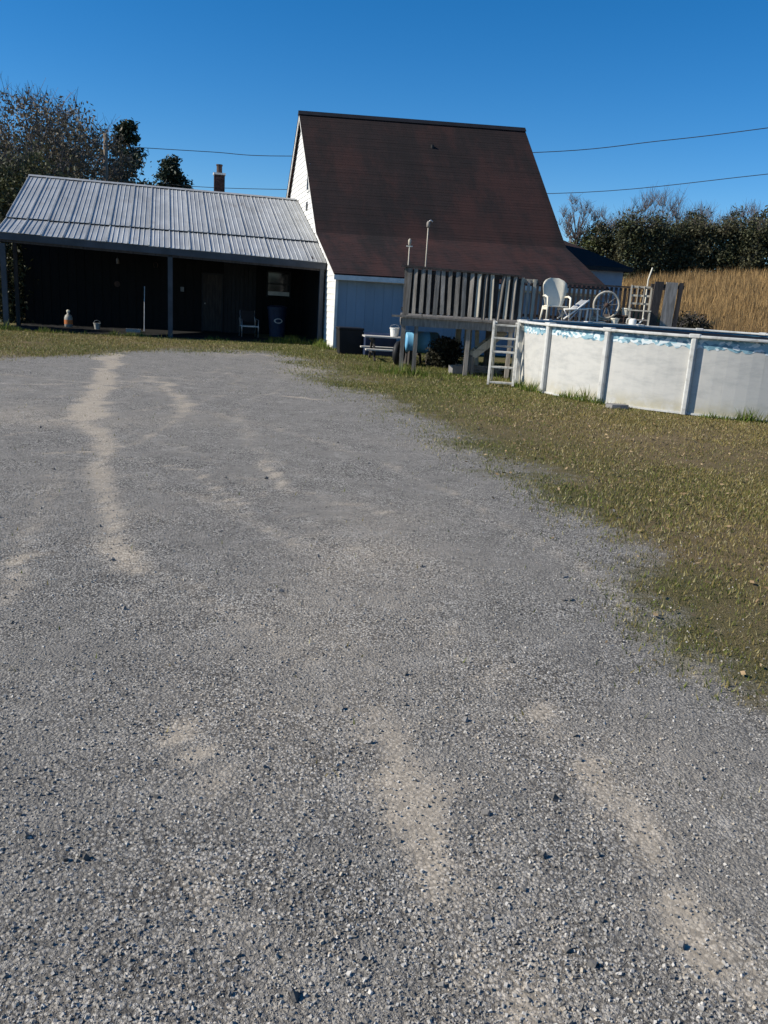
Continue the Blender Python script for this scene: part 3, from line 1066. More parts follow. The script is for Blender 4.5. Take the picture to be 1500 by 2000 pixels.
for x, yy in ((.46, .02), (.17, .03), (1.62, .04), (2.56, .06), (.2, 2.3), (2.3, 2.3), (.2, 4.4), (2.6, 4.4), (5.0, 4.4), (7.2, 4.4)):
    MB().box(x - .045, x + .045, yy - .045, yy + .045, 0, DZ - .04 if x != .17 else 2.3).build('post', M['old_wood'], deck)
# front fence: boards on both faces so that the sun only catches their edges
sx_ = .22
k = 0
while sx_ < 2.62:
    h = random.uniform(-.03, .05)
    ti = random.uniform(-.03, .03)
    wd = random.uniform(.075, .1)
    top = 2.26 - .02 * sx_
    m = MB().box(-wd / 2, wd / 2, -.034, .004, DZ + .05 + h, top)
    tilt = ti if sx_ < 1.75 else random.uniform(-.06, .1)
    tw_ = random.uniform(-.3, .08) if sx_ < 1.5 else random.uniform(-.9, -.15)
    ct_, st_ = math.cos(tw_), math.sin(tw_)
    m.warp(lambda x, y, z: (x * ct_ - y * st_ + sx_ + tilt * (z - DZ), x * st_ + y * ct_ - .01, z))
    m.build('fence_slat', M['old_wood'] if sx_ < 1.75 or k % 2 else M['pale_wood'], deck)
    m = MB().box(-.055, .055, .075, .095, DZ + .07, top - .03)
    m.warp(lambda x, y, z: (x + sx_ + .075, y, z))
    m.build('fence_slat', M['dark_wood'], deck)
    sx_ += .155
    k += 1
MB().box(.1, 2.62, .006, .046, 2.14, 2.23).build('fence_rail', M['dark_wood'], deck)
MB().box(.1, 2.62, .006, .046, DZ + .12, DZ + .2).build('fence_rail', M['dark_wood'], deck)
MB().box(.04, 2.66, -.07, .12, 2.27, 2.31).warp(lambda x, y, z: (x, y, z - .025 * x)).build('fence_cap', M['dark_wood'], deck)
for x, zt, mt in ((2.72, 2.2, 'pale_wood'), (2.86, 2.17, 'old_wood'), (2.99, 2.18, 'pale_wood')):
    MB().box(x - .03, x + .03, .05, .09, DZ - .1, zt).build('fence_post', M[mt], deck)
MB().box(2.62, 3.05, .092, .12, 2.1, 2.18).build('fence_rail', M['pale_wood'], deck)
# rear railing
for k in range(34):
    x = 2.9 + k * .125
    MB().box(x - .035, x + .035, 4.48, 4.5, DZ + .06, 2.24).build('baluster', M['dark_wood'], deck)
MB().box(2.8, 7.3, 4.46, 4.54, 2.25, 2.29).build('railing_cap', M['dark_wood'], deck)
MB().box(2.8, 7.3, 4.505, 4.54, DZ + .1, DZ + .18).build('railing_rail', M['dark_wood'], deck)
# two broad dark board posts at the right end
for x, lean, mt, tw in ((6.62, .06, 'dark_wood', .22), (6.99, .02, 'old_wood', .3), (7.22, .03, 'dark_wood', .1)):
    m = MB().box(x - tw / 2, x + tw / 2, 3.3, 3.36, DZ - .1, 2.42).warp(lambda a, b, c: (a + lean * (c - DZ), b, c))
    m.build('end_board', M[mt], deck)
MB().box(6.5, 7.35, 3.365, 3.4, 2.26, 2.36).build('end_rail', M['dark_wood'], deck)

# ------------------------------------------------------------------ white A-frame ladder at the pool's left side
lad = thing('pool_ladder', 'white A-frame pool ladder standing between the deck and pool', 'ladder', (2.2, 17.0, 0), R(-8))
for s in (-1, 1):
    m = MB()
    m.bar((s * .25, 0, 0), (s * .25, .55, 1.27), .05, .07)
    m.build('front_rail', M['ladder_paint'], lad, bevel=.008)
    m = MB()
    m.bar((s * .21, 1.3, 0), (s * .21, .6, 1.25), .045, .06)
    m.build('rear_rail', M['ladder_paint'], lad, bevel=.008)
for z in (.06, .36, .66, .93, 1.19):
    yy = .55 * z / 1.27
    MB().box(-.222, .222, yy - .03, yy + .09, z - .02, z + .02).build('step', M['ladder_paint'], lad, bevel=.006)
for z in (.3, .75):
    yy = 1.3 - .7 * z / 1.25
    MB().box(-.185, .185, yy - .03, yy + .03, z - .018, z + .018).build('rear_step', M['ladder_paint'], lad, bevel=.006)

# ------------------------------------------------------------------ things on the deck
# white high-back plastic chair
chz = DZ + .004
c = thing('plastic_chair', 'white plastic chair with a tall rounded back on the deck', 'chair', (4.03, 21.75, chz), R(8))
n_, vs, fs = 12, [], []
outline = []
for k in range(n_ + 1):
    z = .42 + .70 * k / n_
    t = (z - .42) / .70
    wdt = .22 + .1 * math.sin(min(1, t / .75) * math.pi / 2) if t < .72 else .32 * math.sqrt(max(0, 1 - ((t - .72) / .3) ** 2))
    outline.append((wdt, z))
for j, (yoff) in enumerate((0, .02)):
    for wdt, z in outline:
        for q in range(7):
            x = wdt * (q / 3 - 1)
            vs.append((x, .22 + .18 * (z - .42) - .10 * (x / .32) ** 2 + yoff, z))
def gi(j, r, q):
    return j * (n_ + 1) * 7 + r * 7 + q
for r in range(n_):
    for q in range(6):
        fs.append((gi(0, r, q), gi(0, r, q + 1), gi(0, r + 1, q + 1), gi(0, r + 1, q)))
        fs.append((gi(1, r, q), gi(1, r + 1, q), gi(1, r + 1, q + 1), gi(1, r, q + 1)))
    fs.append((gi(0, r, 0), gi(0, r + 1, 0), gi(1, r + 1, 0), gi(1, r, 0)))
    fs.append((gi(0, r, 6), gi(1, r, 6), gi(1, r + 1, 6), gi(0, r + 1, 6)))
MB().add(vs, fs).build('backrest', M['plastic_cream'], c, smooth=True)
MB().box(-.25, .25, -.25, .22, .40, .435).build('seat', M['plastic_cream'], c, bevel=.015)
for s in (-1, 1):
    m = MB().tube([(s * .3, -.26, 0), (s * .29, -.24, .4), (s * .3, -.2, .63), (s * .31, .0, .67), (s * .29, .2, .66)], [.022, .026, .028, .028, .024], 8)
    m.build('armrest', M['plastic_cream'], c, smooth=True)
    MB().tube([(s * .3, .28, 0), (s * .26, .2, .42)], [.02, .03], 8).build('leg', M['plastic_cream'], c, smooth=True)
    MB().box(s * .27 - .012, s * .27 + .012, -.22, .18, .33, .40).build('apron', M['plastic_cream'], c)

# folding lounge with pale frame
c = thing('folding_lounger', 'folding aluminium lounger with pale frame next to the white chair', 'lounge chair', (4.45, 21.72, chz), R(10))
for yy in (-.2, .25):
    MB().tube([(-.28, yy, .12), (.02, yy, .36), (.34, yy, .62)], .02, 8).build('back_rail', M['plastic_white'], c, smooth=True)
    MB().tube([(-.3, yy, .36), (.3, yy, .4)], .02, 8).build('seat_rail', M['plastic_white'], c, smooth=True)
MB().bar((-.02, .02, .34), (.33, .02, .61), .42, .012).build('back_webbing', M['grey_plastic'], c)
MB().box(-.3, .28, -.19, .24, .372, .382).build('seat_webbing', M['plastic_white'], c)
for yy in (-.2, .25):
    MB().tube([(-.3, yy, .36), (-.05, yy, 0)], .014, 8).build('leg', M['alu'], c, smooth=True)
    MB().tube([(.1, yy, .38), (-.22, yy, 0)], .014, 8).build('leg', M['alu'], c, smooth=True)

# spoked wheel leaning on the clutter
c = thing('wagon_wheel', 'old spoked wagon wheel standing upright on the deck', 'wheel', (5.39, 22.1, chz), R(4))
m = MB()
pts = [(.33 * math.cos(t), 0, .53 + .33 * math.sin(t)) for t in np.linspace(0, 2 * math.pi, 33)]
m.tube(pts, .03, 8, cap=False).build('rim', M['pale_wood'], c, smooth=True)
for k in range(10):
    t = 2 * math.pi * k / 10 + .12
    MB().tube([(.04 * math.cos(t), 0, .53 + .04 * math.sin(t)), (.32 * math.cos(t), 0, .53 + .32 * math.sin(t))], .015, 6).build('spoke', M['old_wood'], c)
MB().tube([(0, -.07, .53), (0, .07, .53)], .055, 12).build('hub', M['rust'], c, smooth=True)
m = MB().bar((-.3, .03, 0), (-.3, .03, .24), .05, .05).bar((.3, .03, 0), (.3, .03, .24), .05, .05).box(-.34, .34, .0, .06, .15, .2)
m.build('stand', M['pale_wood'], c)

# square-backed wooden chair
c = thing('wooden_chair', 'weathered wooden chair with a gridded back near the board posts', 'chair', (6.24, 22.05, chz), R(-12))
c.scale = (1.2, 1, 1)
for s in (-1, 1):
    MB().bar((s * .2, .2, 0), (s * .21, .27, 1.08), .035, .035).build('back_post', M['pale_wood'], c)
    MB().bar((s * .2, -.2, 0), (s * .2, -.2, .43), .035, .035).build('leg', M['pale_wood'], c)
for z in (.62, .82, 1.04):
    MB().box(-.19, .19, .235 + .065 * (z - .5), .255 + .065 * (z - .5), z - .025, z + .025).build('back_slat', M['pale_wood'], c)
for x in (-.07, .06):
    MB().bar((x, .222, .62), (x, .258, 1.06), .03, .016).build('back_spindle', M['pale_wood'], c)
MB().box(-.23, .23, -.23, .2, .43, .46).build('seat', M['pale_wood'], c)
MB().box(-.19, .19, -.21, -.185, .2, .23).build('stretcher', M['old_wood'], c)

# small clutter on the deck
c = thing('flower_pot', 'pale plastic pot on the deck in front of the wheel', 'pot', (5.62, 21.95, chz))
MB().lathe([(.07, 0), (.1, .18), (.112, .19), (.112, .22), (.09, .22), (.085, .16)], 14).build('pot', M['plastic_cream'], c, smooth=False)
MB().lathe([(.084, .15), (.084, .165)], 14).build('soil', M['dark_wood'], c)
c = thing('storage_crate', 'dark slatted crate on the deck behind the wheel', 'crate', (5.75, 22.4, chz), R(12))
for z in (.03, .13, .23):
    for s in (-1, 1):
        MB().box(-.25, .25, s * .17 - .008, s * .17 + .008, z, z + .075).build('side_slat', M['dark_wood'], c)
        MB().box(s * .25 - .008, s * .25 + .008, -.155, .155, z, z + .075).build('end_slat', M['dark_wood'], c)
MB().box(-.24, .24, -.16, .16, 0, .02).build('base', M['dark_wood'], c)
c = thing('watering_can', 'pale watering can lying on the deck under the gridded chair', 'watering can', (6.05, 21.85, chz))
MB().lathe([(.09, 0), (.1, .02), (.095, .2), (.06, .24), (.05, .23)], 14).build('body', M['plastic_white'], c, smooth=True)
MB().tube([(.08, 0, .05), (.2, 0, .16), (.27, 0, .27)], [.025, .018, .014], 8).build('spout', M['plastic_white'], c, smooth=True)
MB().tube([(-.08, 0, .06), (-.16, 0, .12), (-.15, 0, .22), (-.05, 0, .25)], .012, 6).build('handle', M['plastic_white'], c, smooth=True)

t = thing('side_table', 'small white plastic side table between the lounger and wheel', 'table', (4.93, 21.95, chz), R(20))
MB().box(-.2, .2, -.2, .2, .40, .43).build('top', M['plastic_white'], t, bevel=.012)
for sx2 in (-1, 1):
    for sy2 in (-1, 1):
        MB().bar((sx2 * .17, sy2 * .17, 0), (sx2 * .15, sy2 * .15, .4), .035, .035).build('leg', M['plastic_white'], t)
t = thing('garden_hose', 'pale coiled garden hose lying at the foot of the wheel', 'hose', (5.2, 21.85, chz))
hp_ = [((.16 + .02 * math.sin(q * 1.7)) * math.cos(q), (.16 + .02 * math.sin(q * 1.7)) * math.sin(q), .02 + .022 * q / 6.283 + .01 * math.sin(q * 3)) for q in np.linspace(0, 6.283 * 4, 80)]
MB().tube(hp_, .013, 6).build('coil', M['plastic_cream'], t, smooth=True)
t = thing('plant_stand', 'low rusty plant stand with a pot right of the wheel', 'plant stand', (5.95, 22.2, chz))
MB().tube([(.15 * math.cos(q), .15 * math.sin(q), .3) for q in np.linspace(0, 6.283, 17)], .01, 6, cap=False).build('ring', M['rust'], t)
for q in (0, 2.1, 4.2):
    MB().tube([(.15 * math.cos(q), .15 * math.sin(q), .3), (.19 * math.cos(q), .19 * math.sin(q), 0)], .01, 6).build('leg', M['rust'], t)
MB().lathe([(.08, .28), (.12, .46), (.13, .46), (.13, .49), (.1, .49), (.09, .3)], 14).build('pot', M['plastic_cream'], t)

# two garden torches fixed at the deck's left corner
for nm, lb, x, yy, zt, gap in (('garden_torch', 'short pole torch with a crossbar cap on the deck fence corner', .19, 18.98, 2.87, 0), ('garden_torch', 'taller pole torch with a hooked lantern above the deck fence', .57, 18.98, 3.26, 1)):
    t = thing(nm, lb, 'torch', (x, yy, DZ), 0, 'pole torches on the deck fence')
    h = zt - DZ
    MB().tube([(0, 0, 0), (0, 0, h - .14)], .012, 8).build('pole', M['pale_wood'], t, smooth=True)
    if gap:
        MB().lathe([(.02, h - .14), (.04, h - .12), (.04, h - .04), (.015, h)], 10).build('lantern', M['old_wood'], t, smooth=True)
        MB().tube([(0, 0, h - .02), (.05, 0, h + .02), (.09, 0, h - .02)], .012, 6).build('hook', M['alu'], t, smooth=True)
    else:
        MB().lathe([(.018, h - .14), (.03, h - .12), (.034, h - .03), (.012, h)], 10).build('lantern', M['pale_wood'], t, smooth=True)
        MB().box(-.07, .07, -.012, .012, h - .17, h - .145).build('crossbar', M['plastic_cream'], t)

# ------------------------------------------------------------------ under and beside the deck
def table_at(loc, rz):
    t = thing('picnic_table', 'low wooden picnic table in front of the barn wall', 'table', loc, rz)
    for k in range(4):
        MB().box(-.85, .85, -.3 + k * .155, -.3 + k * .155 + .14, .58, .615).build('table_board', M['plank_wood'], t)
    for s in (-1, 1):
        MB().box(-.85, .85, s * .55 - .12, s * .55 + .12, .27, .305).build('bench', M['plank_wood'], t)
        MB().bar((s * .6, -.55, 0), (s * .6, -.12, .57), .05, .08).build('leg', M['dark_wood'], t)
        MB().bar((s * .6, .55, 0), (s * .6, .12, .57), .05, .08).build('leg', M['dark_wood'], t)
        MB().box(s * .6 - .07, s * .6 - .03, -.66, .66, .2, .265).build('bench_support', M['dark_wood'], t)
        MB().box(s * .6 - .07, s * .6 - .03, -.3, .3, .5, .575).build('top_support', M['dark_wood'], t)
    return t


table_at((.02, 22.2, 0), R(9))
t = thing('storage_bin', 'black lidded storage bin against the white barn wall', 'bin', (-1.28, 23.75, 0), TH)
MB().add([(-.3, -.2, 0), (.3, -.2, 0), (.3, .2, 0), (-.3, .2, 0), (-.34, -.24, .66), (.34, -.24, .66), (.34, .24, .66), (-.34, .24, .66)],
         [(3, 2, 1, 0), (4, 5, 6, 7), (0, 1, 5, 4), (1, 2, 6, 5), (2, 3, 7, 6), (3, 0, 4, 7)]).build('body', M['black'], t)
MB().box(-.36, .36, -.26, .26, .662, .73).build('lid', M['black'], t, bevel=.02)
t = thing('storage_chest', 'low dark chest behind the picnic table', 'chest', (-.45, 23.75, 0), TH)
MB().box(-.45, .45, -.25, .25, 0, .52).build('body', M['dark_blue'], t, bevel=.02)
MB().add([(-.46, -.26, .525), (.46, -.26, .525), (.46, .26, .525), (-.46, .26, .525), (-.44, -.12, .62), (.44, -.12, .62), (.44, .12, .62), (-.44, .12, .62)],
         [(3, 2, 1, 0), (4, 5, 6, 7), (0, 1, 5, 4), (1, 2, 6, 5), (2, 3, 7, 6), (3, 0, 4, 7)]).build('lid', M['dark_blue'], t)


t = thing('plastic_drum', 'light blue plastic drum lying on blocks under the deck', 'drum', (.66, 21.3, 0), R(14))
pr = [(.2, -.44), (.25, -.43), (.265, -.4), (.265, -.2), (.28, -.19), (.28, -.15), (.265, -.14), (.27, 0), (.265, .14), (.28, .15), (.28, .19), (.265, .2), (.265, .4), (.25, .43), (.2, .44)]
MB().lathe(pr, 28).warp(lambda x, y, z: (z, x, y + .56)).build('shell', M['tarp'], t, smooth=True)
MB().lathe([(.035, 0), (.035, .03)], 10).warp(lambda x, y, z: (-.44 - z, x + .1, y + .64)).build('bung', M['plastic_white'], t)
for x in (-.3, .3):
    MB().add([(x - .06, -.3, 0), (x + .06, -.3, 0), (x + .06, .3, 0), (x - .06, .3, 0), (x - .06, -.3, .36), (x + .06, -.3, .36), (x + .06, .3, .36), (x - .06, .3, .36), (x - .06, 0, .27), (x + .06, 0, .27)],
             [(3, 2, 1, 0), (4, 5, 9, 8), (8, 9, 6, 7), (0, 1, 5, 4), (2, 3, 7, 6), (1, 2, 6, 9, 5), (3, 0, 4, 8, 7)]).build('cradle', M['dark_wood'], t)


t = thing('plastic_bucket', 'white bucket on the picnic table end beneath the deck edge', 'bucket', (-.02, 22.3, .617))
MB().lathe([(.1, 0), (.125, .2), (.135, .2), (.135, .225), (.115, .225), (.1, .03)], 16).build('body', M['plastic_white'], t)
MB().tube([(-.125, 0, .2), (-.1, 0, .28), (0, 0, .31), (.1, 0, .28), (.125, 0, .2)], .006, 6).build('handle', M['alu'], t)

for i, (lb, p, q, wd) in enumerate((
        ('pale plank leaning upright under the deck, leftmost of the three', (1.5, 20.6, .02), (1.58, 21.1, 1.1), .14),
        ('widest pale plank leaning upright under the deck beside the steps', (1.78, 20.5, .02), (1.8, 21.0, 1.12), .18),
        ('narrow pale plank leaning upright, nearest the steps under the deck', (2.02, 20.4, .02), (2.0, 20.9, 1.1), .1))):
    m = MB()
    m.bar(p, q, wd, .03, ref=(0, 1, 0))
    tag(m.build('leaning_plank', M['pale_wood']), lb, 'plank', 'planks leaning under the deck')
t = thing('wooden_steps', 'short wooden steps rising to the deck behind the white ladder', 'steps', (1.75, 19.3, 0), 0)
for yy in (0, .55):
    MB().bar((.05, yy, .42), (.75, yy, 1.02), .04, .16, ref=(0, 0, 1)).build('stringer', M['pale_wood'], t)
    MB().bar((.06, yy, 0), (.06, yy, .4), .07, .07).build('support', M['old_wood'], t)
for k in range(3):
    MB().box(.1 + .22 * k, .34 + .22 * k, -.04, .6, .56 + .19 * k, .59 + .19 * k).build('tread', M['pale_wood'], t)

t = thing('lumber_pile', 'stack of short grey boards under the deck behind the ladder', 'lumber', (2.05, 20.0, 0), R(6))
for k in range(7):
    x_ = random.uniform(-.08, .08)
    MB().box(-.5 + x_, .5 + x_, -.16 + .17 * (k % 2), -.01 + .17 * (k % 2), .045 * (k // 2), .045 * (k // 2) + .04).build('board', M['old_wood'], t)
t = thing('old_tire', 'worn black tire leaning on the deck post beside the drum', 'tire', (.12, 20.6, .3), R(70))
MB().tube([(.22 * math.cos(q), 0, .22 * math.sin(q)) for q in np.linspace(0, 6.283, 25)], .085, 10, cap=False).build('tread', M['black'], t, smooth=True)
MB().tube([(.15 * math.cos(q), -.03, .15 * math.sin(q)) for q in np.linspace(0, 6.283, 21)], .02, 6, cap=False).build('bead', M['grey_plastic'], t, smooth=True)
t = thing('cinder_block', 'grey hollow cinder block on the grass by the deck steps', 'block', (1.5, 19.35, 0), R(25))
MB().box(-.2, .2, -.1, -.07, 0, .19).build('face', M['stone'], t)
MB().box(-.2, .2, .07, .1, 0, .19).build('face', M['stone'], t)
for x_ in (-.185, 0, .185):
    MB().box(x_ - .015, x_ + .015, -.069, .069, 0, .19).build('web', M['stone'], t)
o = MB()
pts = []
for k in range(9):
    a = 2 * math.pi * k / 9
    pts.append((.22 * math.cos(a) * random.uniform(.85, 1.15), .14 * math.sin(a) * random.uniform(.85, 1.15)))
o.add([(x, y, 0) for x, y in pts] + [(x * .92, y * .92, .06 + random.uniform(0, .012)) for x, y in pts], [tuple(reversed(range(9))), tuple(range(9, 18))] + [(i, (i + 1) % 9, 9 + (i + 1) % 9, 9 + i) for i in range(9)])
o = o.build('flat_stone', M['stone'])
o.location = (3.88, 14.33, 0)
tag(o, 'flat grey stone lying in the grass against the pool wall', 'stone')

# ------------------------------------------------------------------ things inside the shed
def shed_pt(u, v, z=0):
    return W(u, v, z)


c = thing('patio_chair', 'metal-framed patio chair with pale seat edge inside the shed', 'chair', shed_pt(-2.18, 2.3), TH + R(5))
for s in (-1, 1):
    MB().tube([(s * .28, -.27, 0), (s * .28, -.27, .58), (s * .28, .22, .62), (s * .27, .27, .0)], .016, 8).build('leg', M['alu'], c, smooth=True)
    MB().tube([(s * .25, .2, .36), (s * .25, .34, .88)], .014, 8).build('back_post', M['alu'], c, smooth=True)
MB().box(-.265, .265, -.27, .22, .35, .385).build('seat', M['plastic_white'], c, bevel=.01)
MB().bar((0, .23, .5), (0, .335, .86), .48, .02).build('backrest', M['black'], c)

t = thing('trash_can', 'dark blue trash can with a pale oval emblem inside the shed', 'trash can', shed_pt(-1.1, 3.2), TH)
MB().lathe([(.27, 0), (.34, .95), (.36, .96), (.36, 1.0), (.3, 1.0), (.28, .9)], 24).build('body', M['dark_blue'], t, smooth=False)
MB().lathe([(.37, 1.002), (.37, 1.03), (.25, 1.09), (.05, 1.1)], 24).build('lid', M['dark_blue'], t, smooth=False)
em = MB()
vs, fs = [], []
for k in range(24):
    a = 2 * math.pi * k / 24
    for r_ in (1.0, .72):
        xx, zz = .15 * r_ * math.cos(a), .085 * r_ * math.sin(a) + .57
        vs.append((xx, -math.sqrt((.27 + .07 * zz / .95 + .004) ** 2 - xx * xx), zz))
for k in range(24):
    fs.append((2 * k, (2 * k + 2) % 48, (2 * k + 3) % 48, 2 * k + 1))
em.add(vs, fs).build('emblem', M['plastic_white'], t)

t = thing('gas_jug', 'dull white plastic jug with an orange label standing in the shed', 'jug', shed_pt(-8.02, 2.8, .012), TH)
MB().lathe([(.1, 0), (.13, .02), (.13, .3), (.1, .38), (.045, .42), (.045, .48)], 16).build('body', M['dull_white'], t, smooth=True)
MB().lathe([(.134, .1), (.134, .24)], 16).build('label_band', pm('orange', (.5, .18, .06), (.4, .14, .05)), t)
MB().lathe([(.055, .48), (.055, .54), (.03, .56)], 12).build('cap', M['plastic_cream'], t)
t = thing('enamel_pail', 'small white pail on the shed floor right of the jug', 'pail', shed_pt(-7.1, 2.4, .012), TH)
MB().lathe([(.08, 0), (.11, .18), (.118, .18), (.118, .2), (.1, .2), (.085, .03)], 16).build('body', M['dull_white'], t)
MB().tube([(-.11, 0, .19), (-.08, 0, .26), (0, 0, .29), (.08, 0, .26), (.11, 0, .19)], .005, 6).build('handle', M['alu'], t)
t = thing('wooden_tray', 'low white wooden tray on the shed floor near the leaning pole', 'tray', shed_pt(-5.95, 1.8, .012), TH)
MB().box(-.22, .22, -.14, .14, 0, .02).build('base', M['dull_white'], t)
for s in (-1, 1):
    MB().box(-.22, .22, s * .15 - .01, s * .15 + .01, 0, .1).build('side', M['dull_white'], t)
    MB().box(s * .22, s * .22 + .02, -.139, .139, 0, .1).build('end', M['dull_white'], t)
o = MB().tube([shed_pt(-5.62, 2.6, .0), shed_pt(-5.6, 2.9, 1.46)], .014, 8).build('leaning_pole', M['alu'])
tag(o, 'thin pale pole leaning upright inside the dark shed', 'pole')
t = thing('wall_lantern', 'small dim lantern hung high on the shed rear wall', 'lantern', shed_pt(-6.52, VW - .1, 2.15), TH)  # lantern, plate and horseshoe: darker materials put the wall's shade into colour
MB().lathe([(.03, 0), (.055, .02), (.05, .16), (.02, .2)], 12).build('globe', M['old_wood'], t, smooth=True)
MB().tube([(0, 0, .2), (0, 0, .27), (0, .08, .27)], .008, 6).build('bracket', M['rust'], t)
t = thing('wall_plate', 'rusty metal plate hung below the lantern on the shed wall', 'plate', shed_pt(-6.55, VW - .02, 1.38), TH)
MB().lathe([(.1, 0), (.1, .01), (.06, .015)], 16).warp(lambda x, y, z: (x, -z, y + .1)).build('disc', M['rust'], t)
t = thing('horseshoe', 'rusty horseshoe hung on the shed wall beside the middle post', 'horseshoe', shed_pt(-5.25, VW - .02, 2.2), TH)
MB().tube([(.07 * math.cos(a), -.01, .09 * math.sin(a)) for a in np.linspace(R(-60), R(240), 16)], .012, 6).build('shoe', M['rust'], t)
t = thing('wall_switch', 'small grey switch box on the shed wall right of the middle post', 'box', shed_pt(-4.35, VW - .02, 1.36), TH)
MB().box(-.06, .06, -.035, -.0, 0, .16).build('cover', M['grey_plastic'], t, bevel=.008)
MB().box(-.012, .012, -.05, -.036, .06, .1).build('toggle', M['grey_plastic'], t)

# ------------------------------------------------------------------ cottage behind the barn
ct = thing('cottage', 'small pale cottage with a brown hip roof behind the barn', 'house', (6.6, 37.2, .3), R(4))
ZE, ZR = 3.1, 4.35
MB().box(-2.6, 2.75, -1.0, 4.0, 0, ZE).build('wall', pm('cottage_wall', (.42, .42, .46), (.35, .35, .39), 3), ct)
ov = .28
x0, x1, y0, y1 = -2.6 - ov, 2.75 + ov, -1.0 - ov, 4.0 + ov
rx0, rx1, ry = x0 + 2.6, x1 - 2.7, (y0 + y1) / 2
sl = [[(x0, y0, ZE), (x1, y0, ZE), (rx1, ry, ZR), (rx0, ry, ZR)], [(x1, y0, ZE), (x1, y1, ZE), (rx1, ry, ZR)], [(x1, y1, ZE), (x0, y1, ZE), (rx0, ry, ZR), (rx1, ry, ZR)], [(x0, y1, ZE), (x0, y0, ZE), (rx0, ry, ZR)]]
for q in sl:
    k = len(q)
    MB().add(q + [(a, b, c_ - .06) for a, b, c_ in q], [tuple(range(k)), tuple(reversed(range(k, 2 * k)))] + [(i, k + i, k + (i + 1) % k, (i + 1) % k) for i in range(k)]).build('roof_slope', M['shingle'], ct)
m = MB()
m.box(x0, x1, y0 - .02, y0 + .01, ZE - .16, ZE - .01).box(x1 - .01, x1 + .02, y0, y1, ZE - .16, ZE - .01)
m.build('fascia', M['black'], ct)
w = MB().box(.2, 1.0, -1.03, -1.0, 1.2, 2.3).build('window', M['glass'], ct)
f = MB()
f.box(.14, .2, -1.05, -1.002, 1.14, 2.36).box(1.0, 1.06, -1.05, -1.002, 1.14, 2.36).box(.2, 1.0, -1.05, -1.002, 2.3, 2.36).box(.2, 1.0, -1.05, -1.002, 1.14, 1.2)
f.build('frame', M['trim'], w)

# ------------------------------------------------------------------ utility pole and wires
up_ = thing('utility_pole', 'brown wooden utility pole rising behind the metal shed roof', 'utility pole', (-14.35, 42, 0))
MB().tube([(0, 0, 0), (.05, 0, 4), (.14, 0, 8.25)], [.15, .13, .105], 12).build('pole', M['pole_wood'], up_, smooth=True)
MB().tube([(.14, -.1, 7.7), (.14, -.2, 7.7)], .04, 8).build('insulator', M['grey_plastic'], up_)


def wire(label, pts):
    P = [Vector(p) for p in pts]
    out_ = []
    for i in range(len(P) - 1):
        p0, p1, p2, p3 = P[max(i - 1, 0)], P[i], P[i + 1], P[min(i + 2, len(P) - 1)]
        for s in range(8):
            t = s / 8
            out_.append(.5 * ((2 * p1) + (-p0 + p2) * t + (2 * p0 - 5 * p1 + 4 * p2 - p3) * t * t + (-p0 + 3 * p1 - 3 * p2 + p3) * t ** 3))
    out_.append(P[-1])
    tag(MB().tube(out_, .016, 5).build('overhead_wire', M['wire']), label, 'wire', 'overhead wires')


wire('upper overhead wire running from the utility pole past the barn roof', [(-14.2, 41.8, 7.7), (-9.28, 41.8, 7.71), (-5.51, 41, 7.62), (5.45, 38, 7.94), (10.12, 36, 8.33), (13.51, 34, 8.64), (22, 29, 9.6)])
wire('lower overhead wire crossing the sky behind the barn and cottage', [(-14.3, 49, 7.0), (-11.15, 48, 6.81), (-6.54, 47, 6.83), (7.23, 43, 6.98), (15.42, 38, 7.67), (24, 33, 8.7)])


# ------------------------------------------------------------------ trees
def leaf_quads(c, size, r, flat=0.0):
    """one small pointed leaf-spray quad per centre"""
    n = len(c)
    a = r.normal(size=(n, 3))
    a[:, 2] *= (1 - flat)
    a /= np.linalg.norm(a, axis=1)[:, None]
    b = np.cross(a, r.normal(size=(n, 3)))
    b /= np.linalg.norm(b, axis=1)[:, None]
    s = (size * r.uniform(.6, 1.4, n))[:, None]
    V = np.stack([c - a * s, c + b * s * .45, c + a * s, c - b * s * .45], 1).reshape(-1, 3)
    F = (np.arange(n)[:, None] * 4 + np.arange(4)[None, :])
    return V, F


def limbs(m, base, r0, tips, r, knee=.5):
    for t in tips:
        s = Vector(base(r.uniform(.25, .8)))
        e = Vector(t)
        mid = s.lerp(e, knee) + Vector((r.normal() * .15, r.normal() * .15, abs(r.normal()) * .15))
        m.tube([s, mid, e], [r0 * .35, r0 * .2, r0 * .06], 5, cap=False)


def twig_sprays(m, pts, r, n, ln, rad, upw=.9):
    for p in pts:
        for _ in range(n):
            d = Vector((r.normal() * .55, r.normal() * .55, abs(r.normal()) * .6 + upw)).normalized()
            p0 = Vector(p)
            l_ = ln * r.uniform(.5, 1.3)
            p1 = p0 + d * l_ * .5 + Vector((r.normal(), r.normal(), 0)) * .06
            p2 = p0 + d * l_ + Vector((r.normal(), r.normal(), 0)) * .14
            m.tube([p0, p1, p2], [rad, rad * .7, rad * .3], 3, cap=False)
            if r.random() < .8:
                e = p1 + (d + Vector((r.normal() * .6, r.normal() * .6, r.normal() * .3))).normalized() * l_ * .4
                m.tube([p1, e], [rad * .6, rad * .3], 3, cap=False)


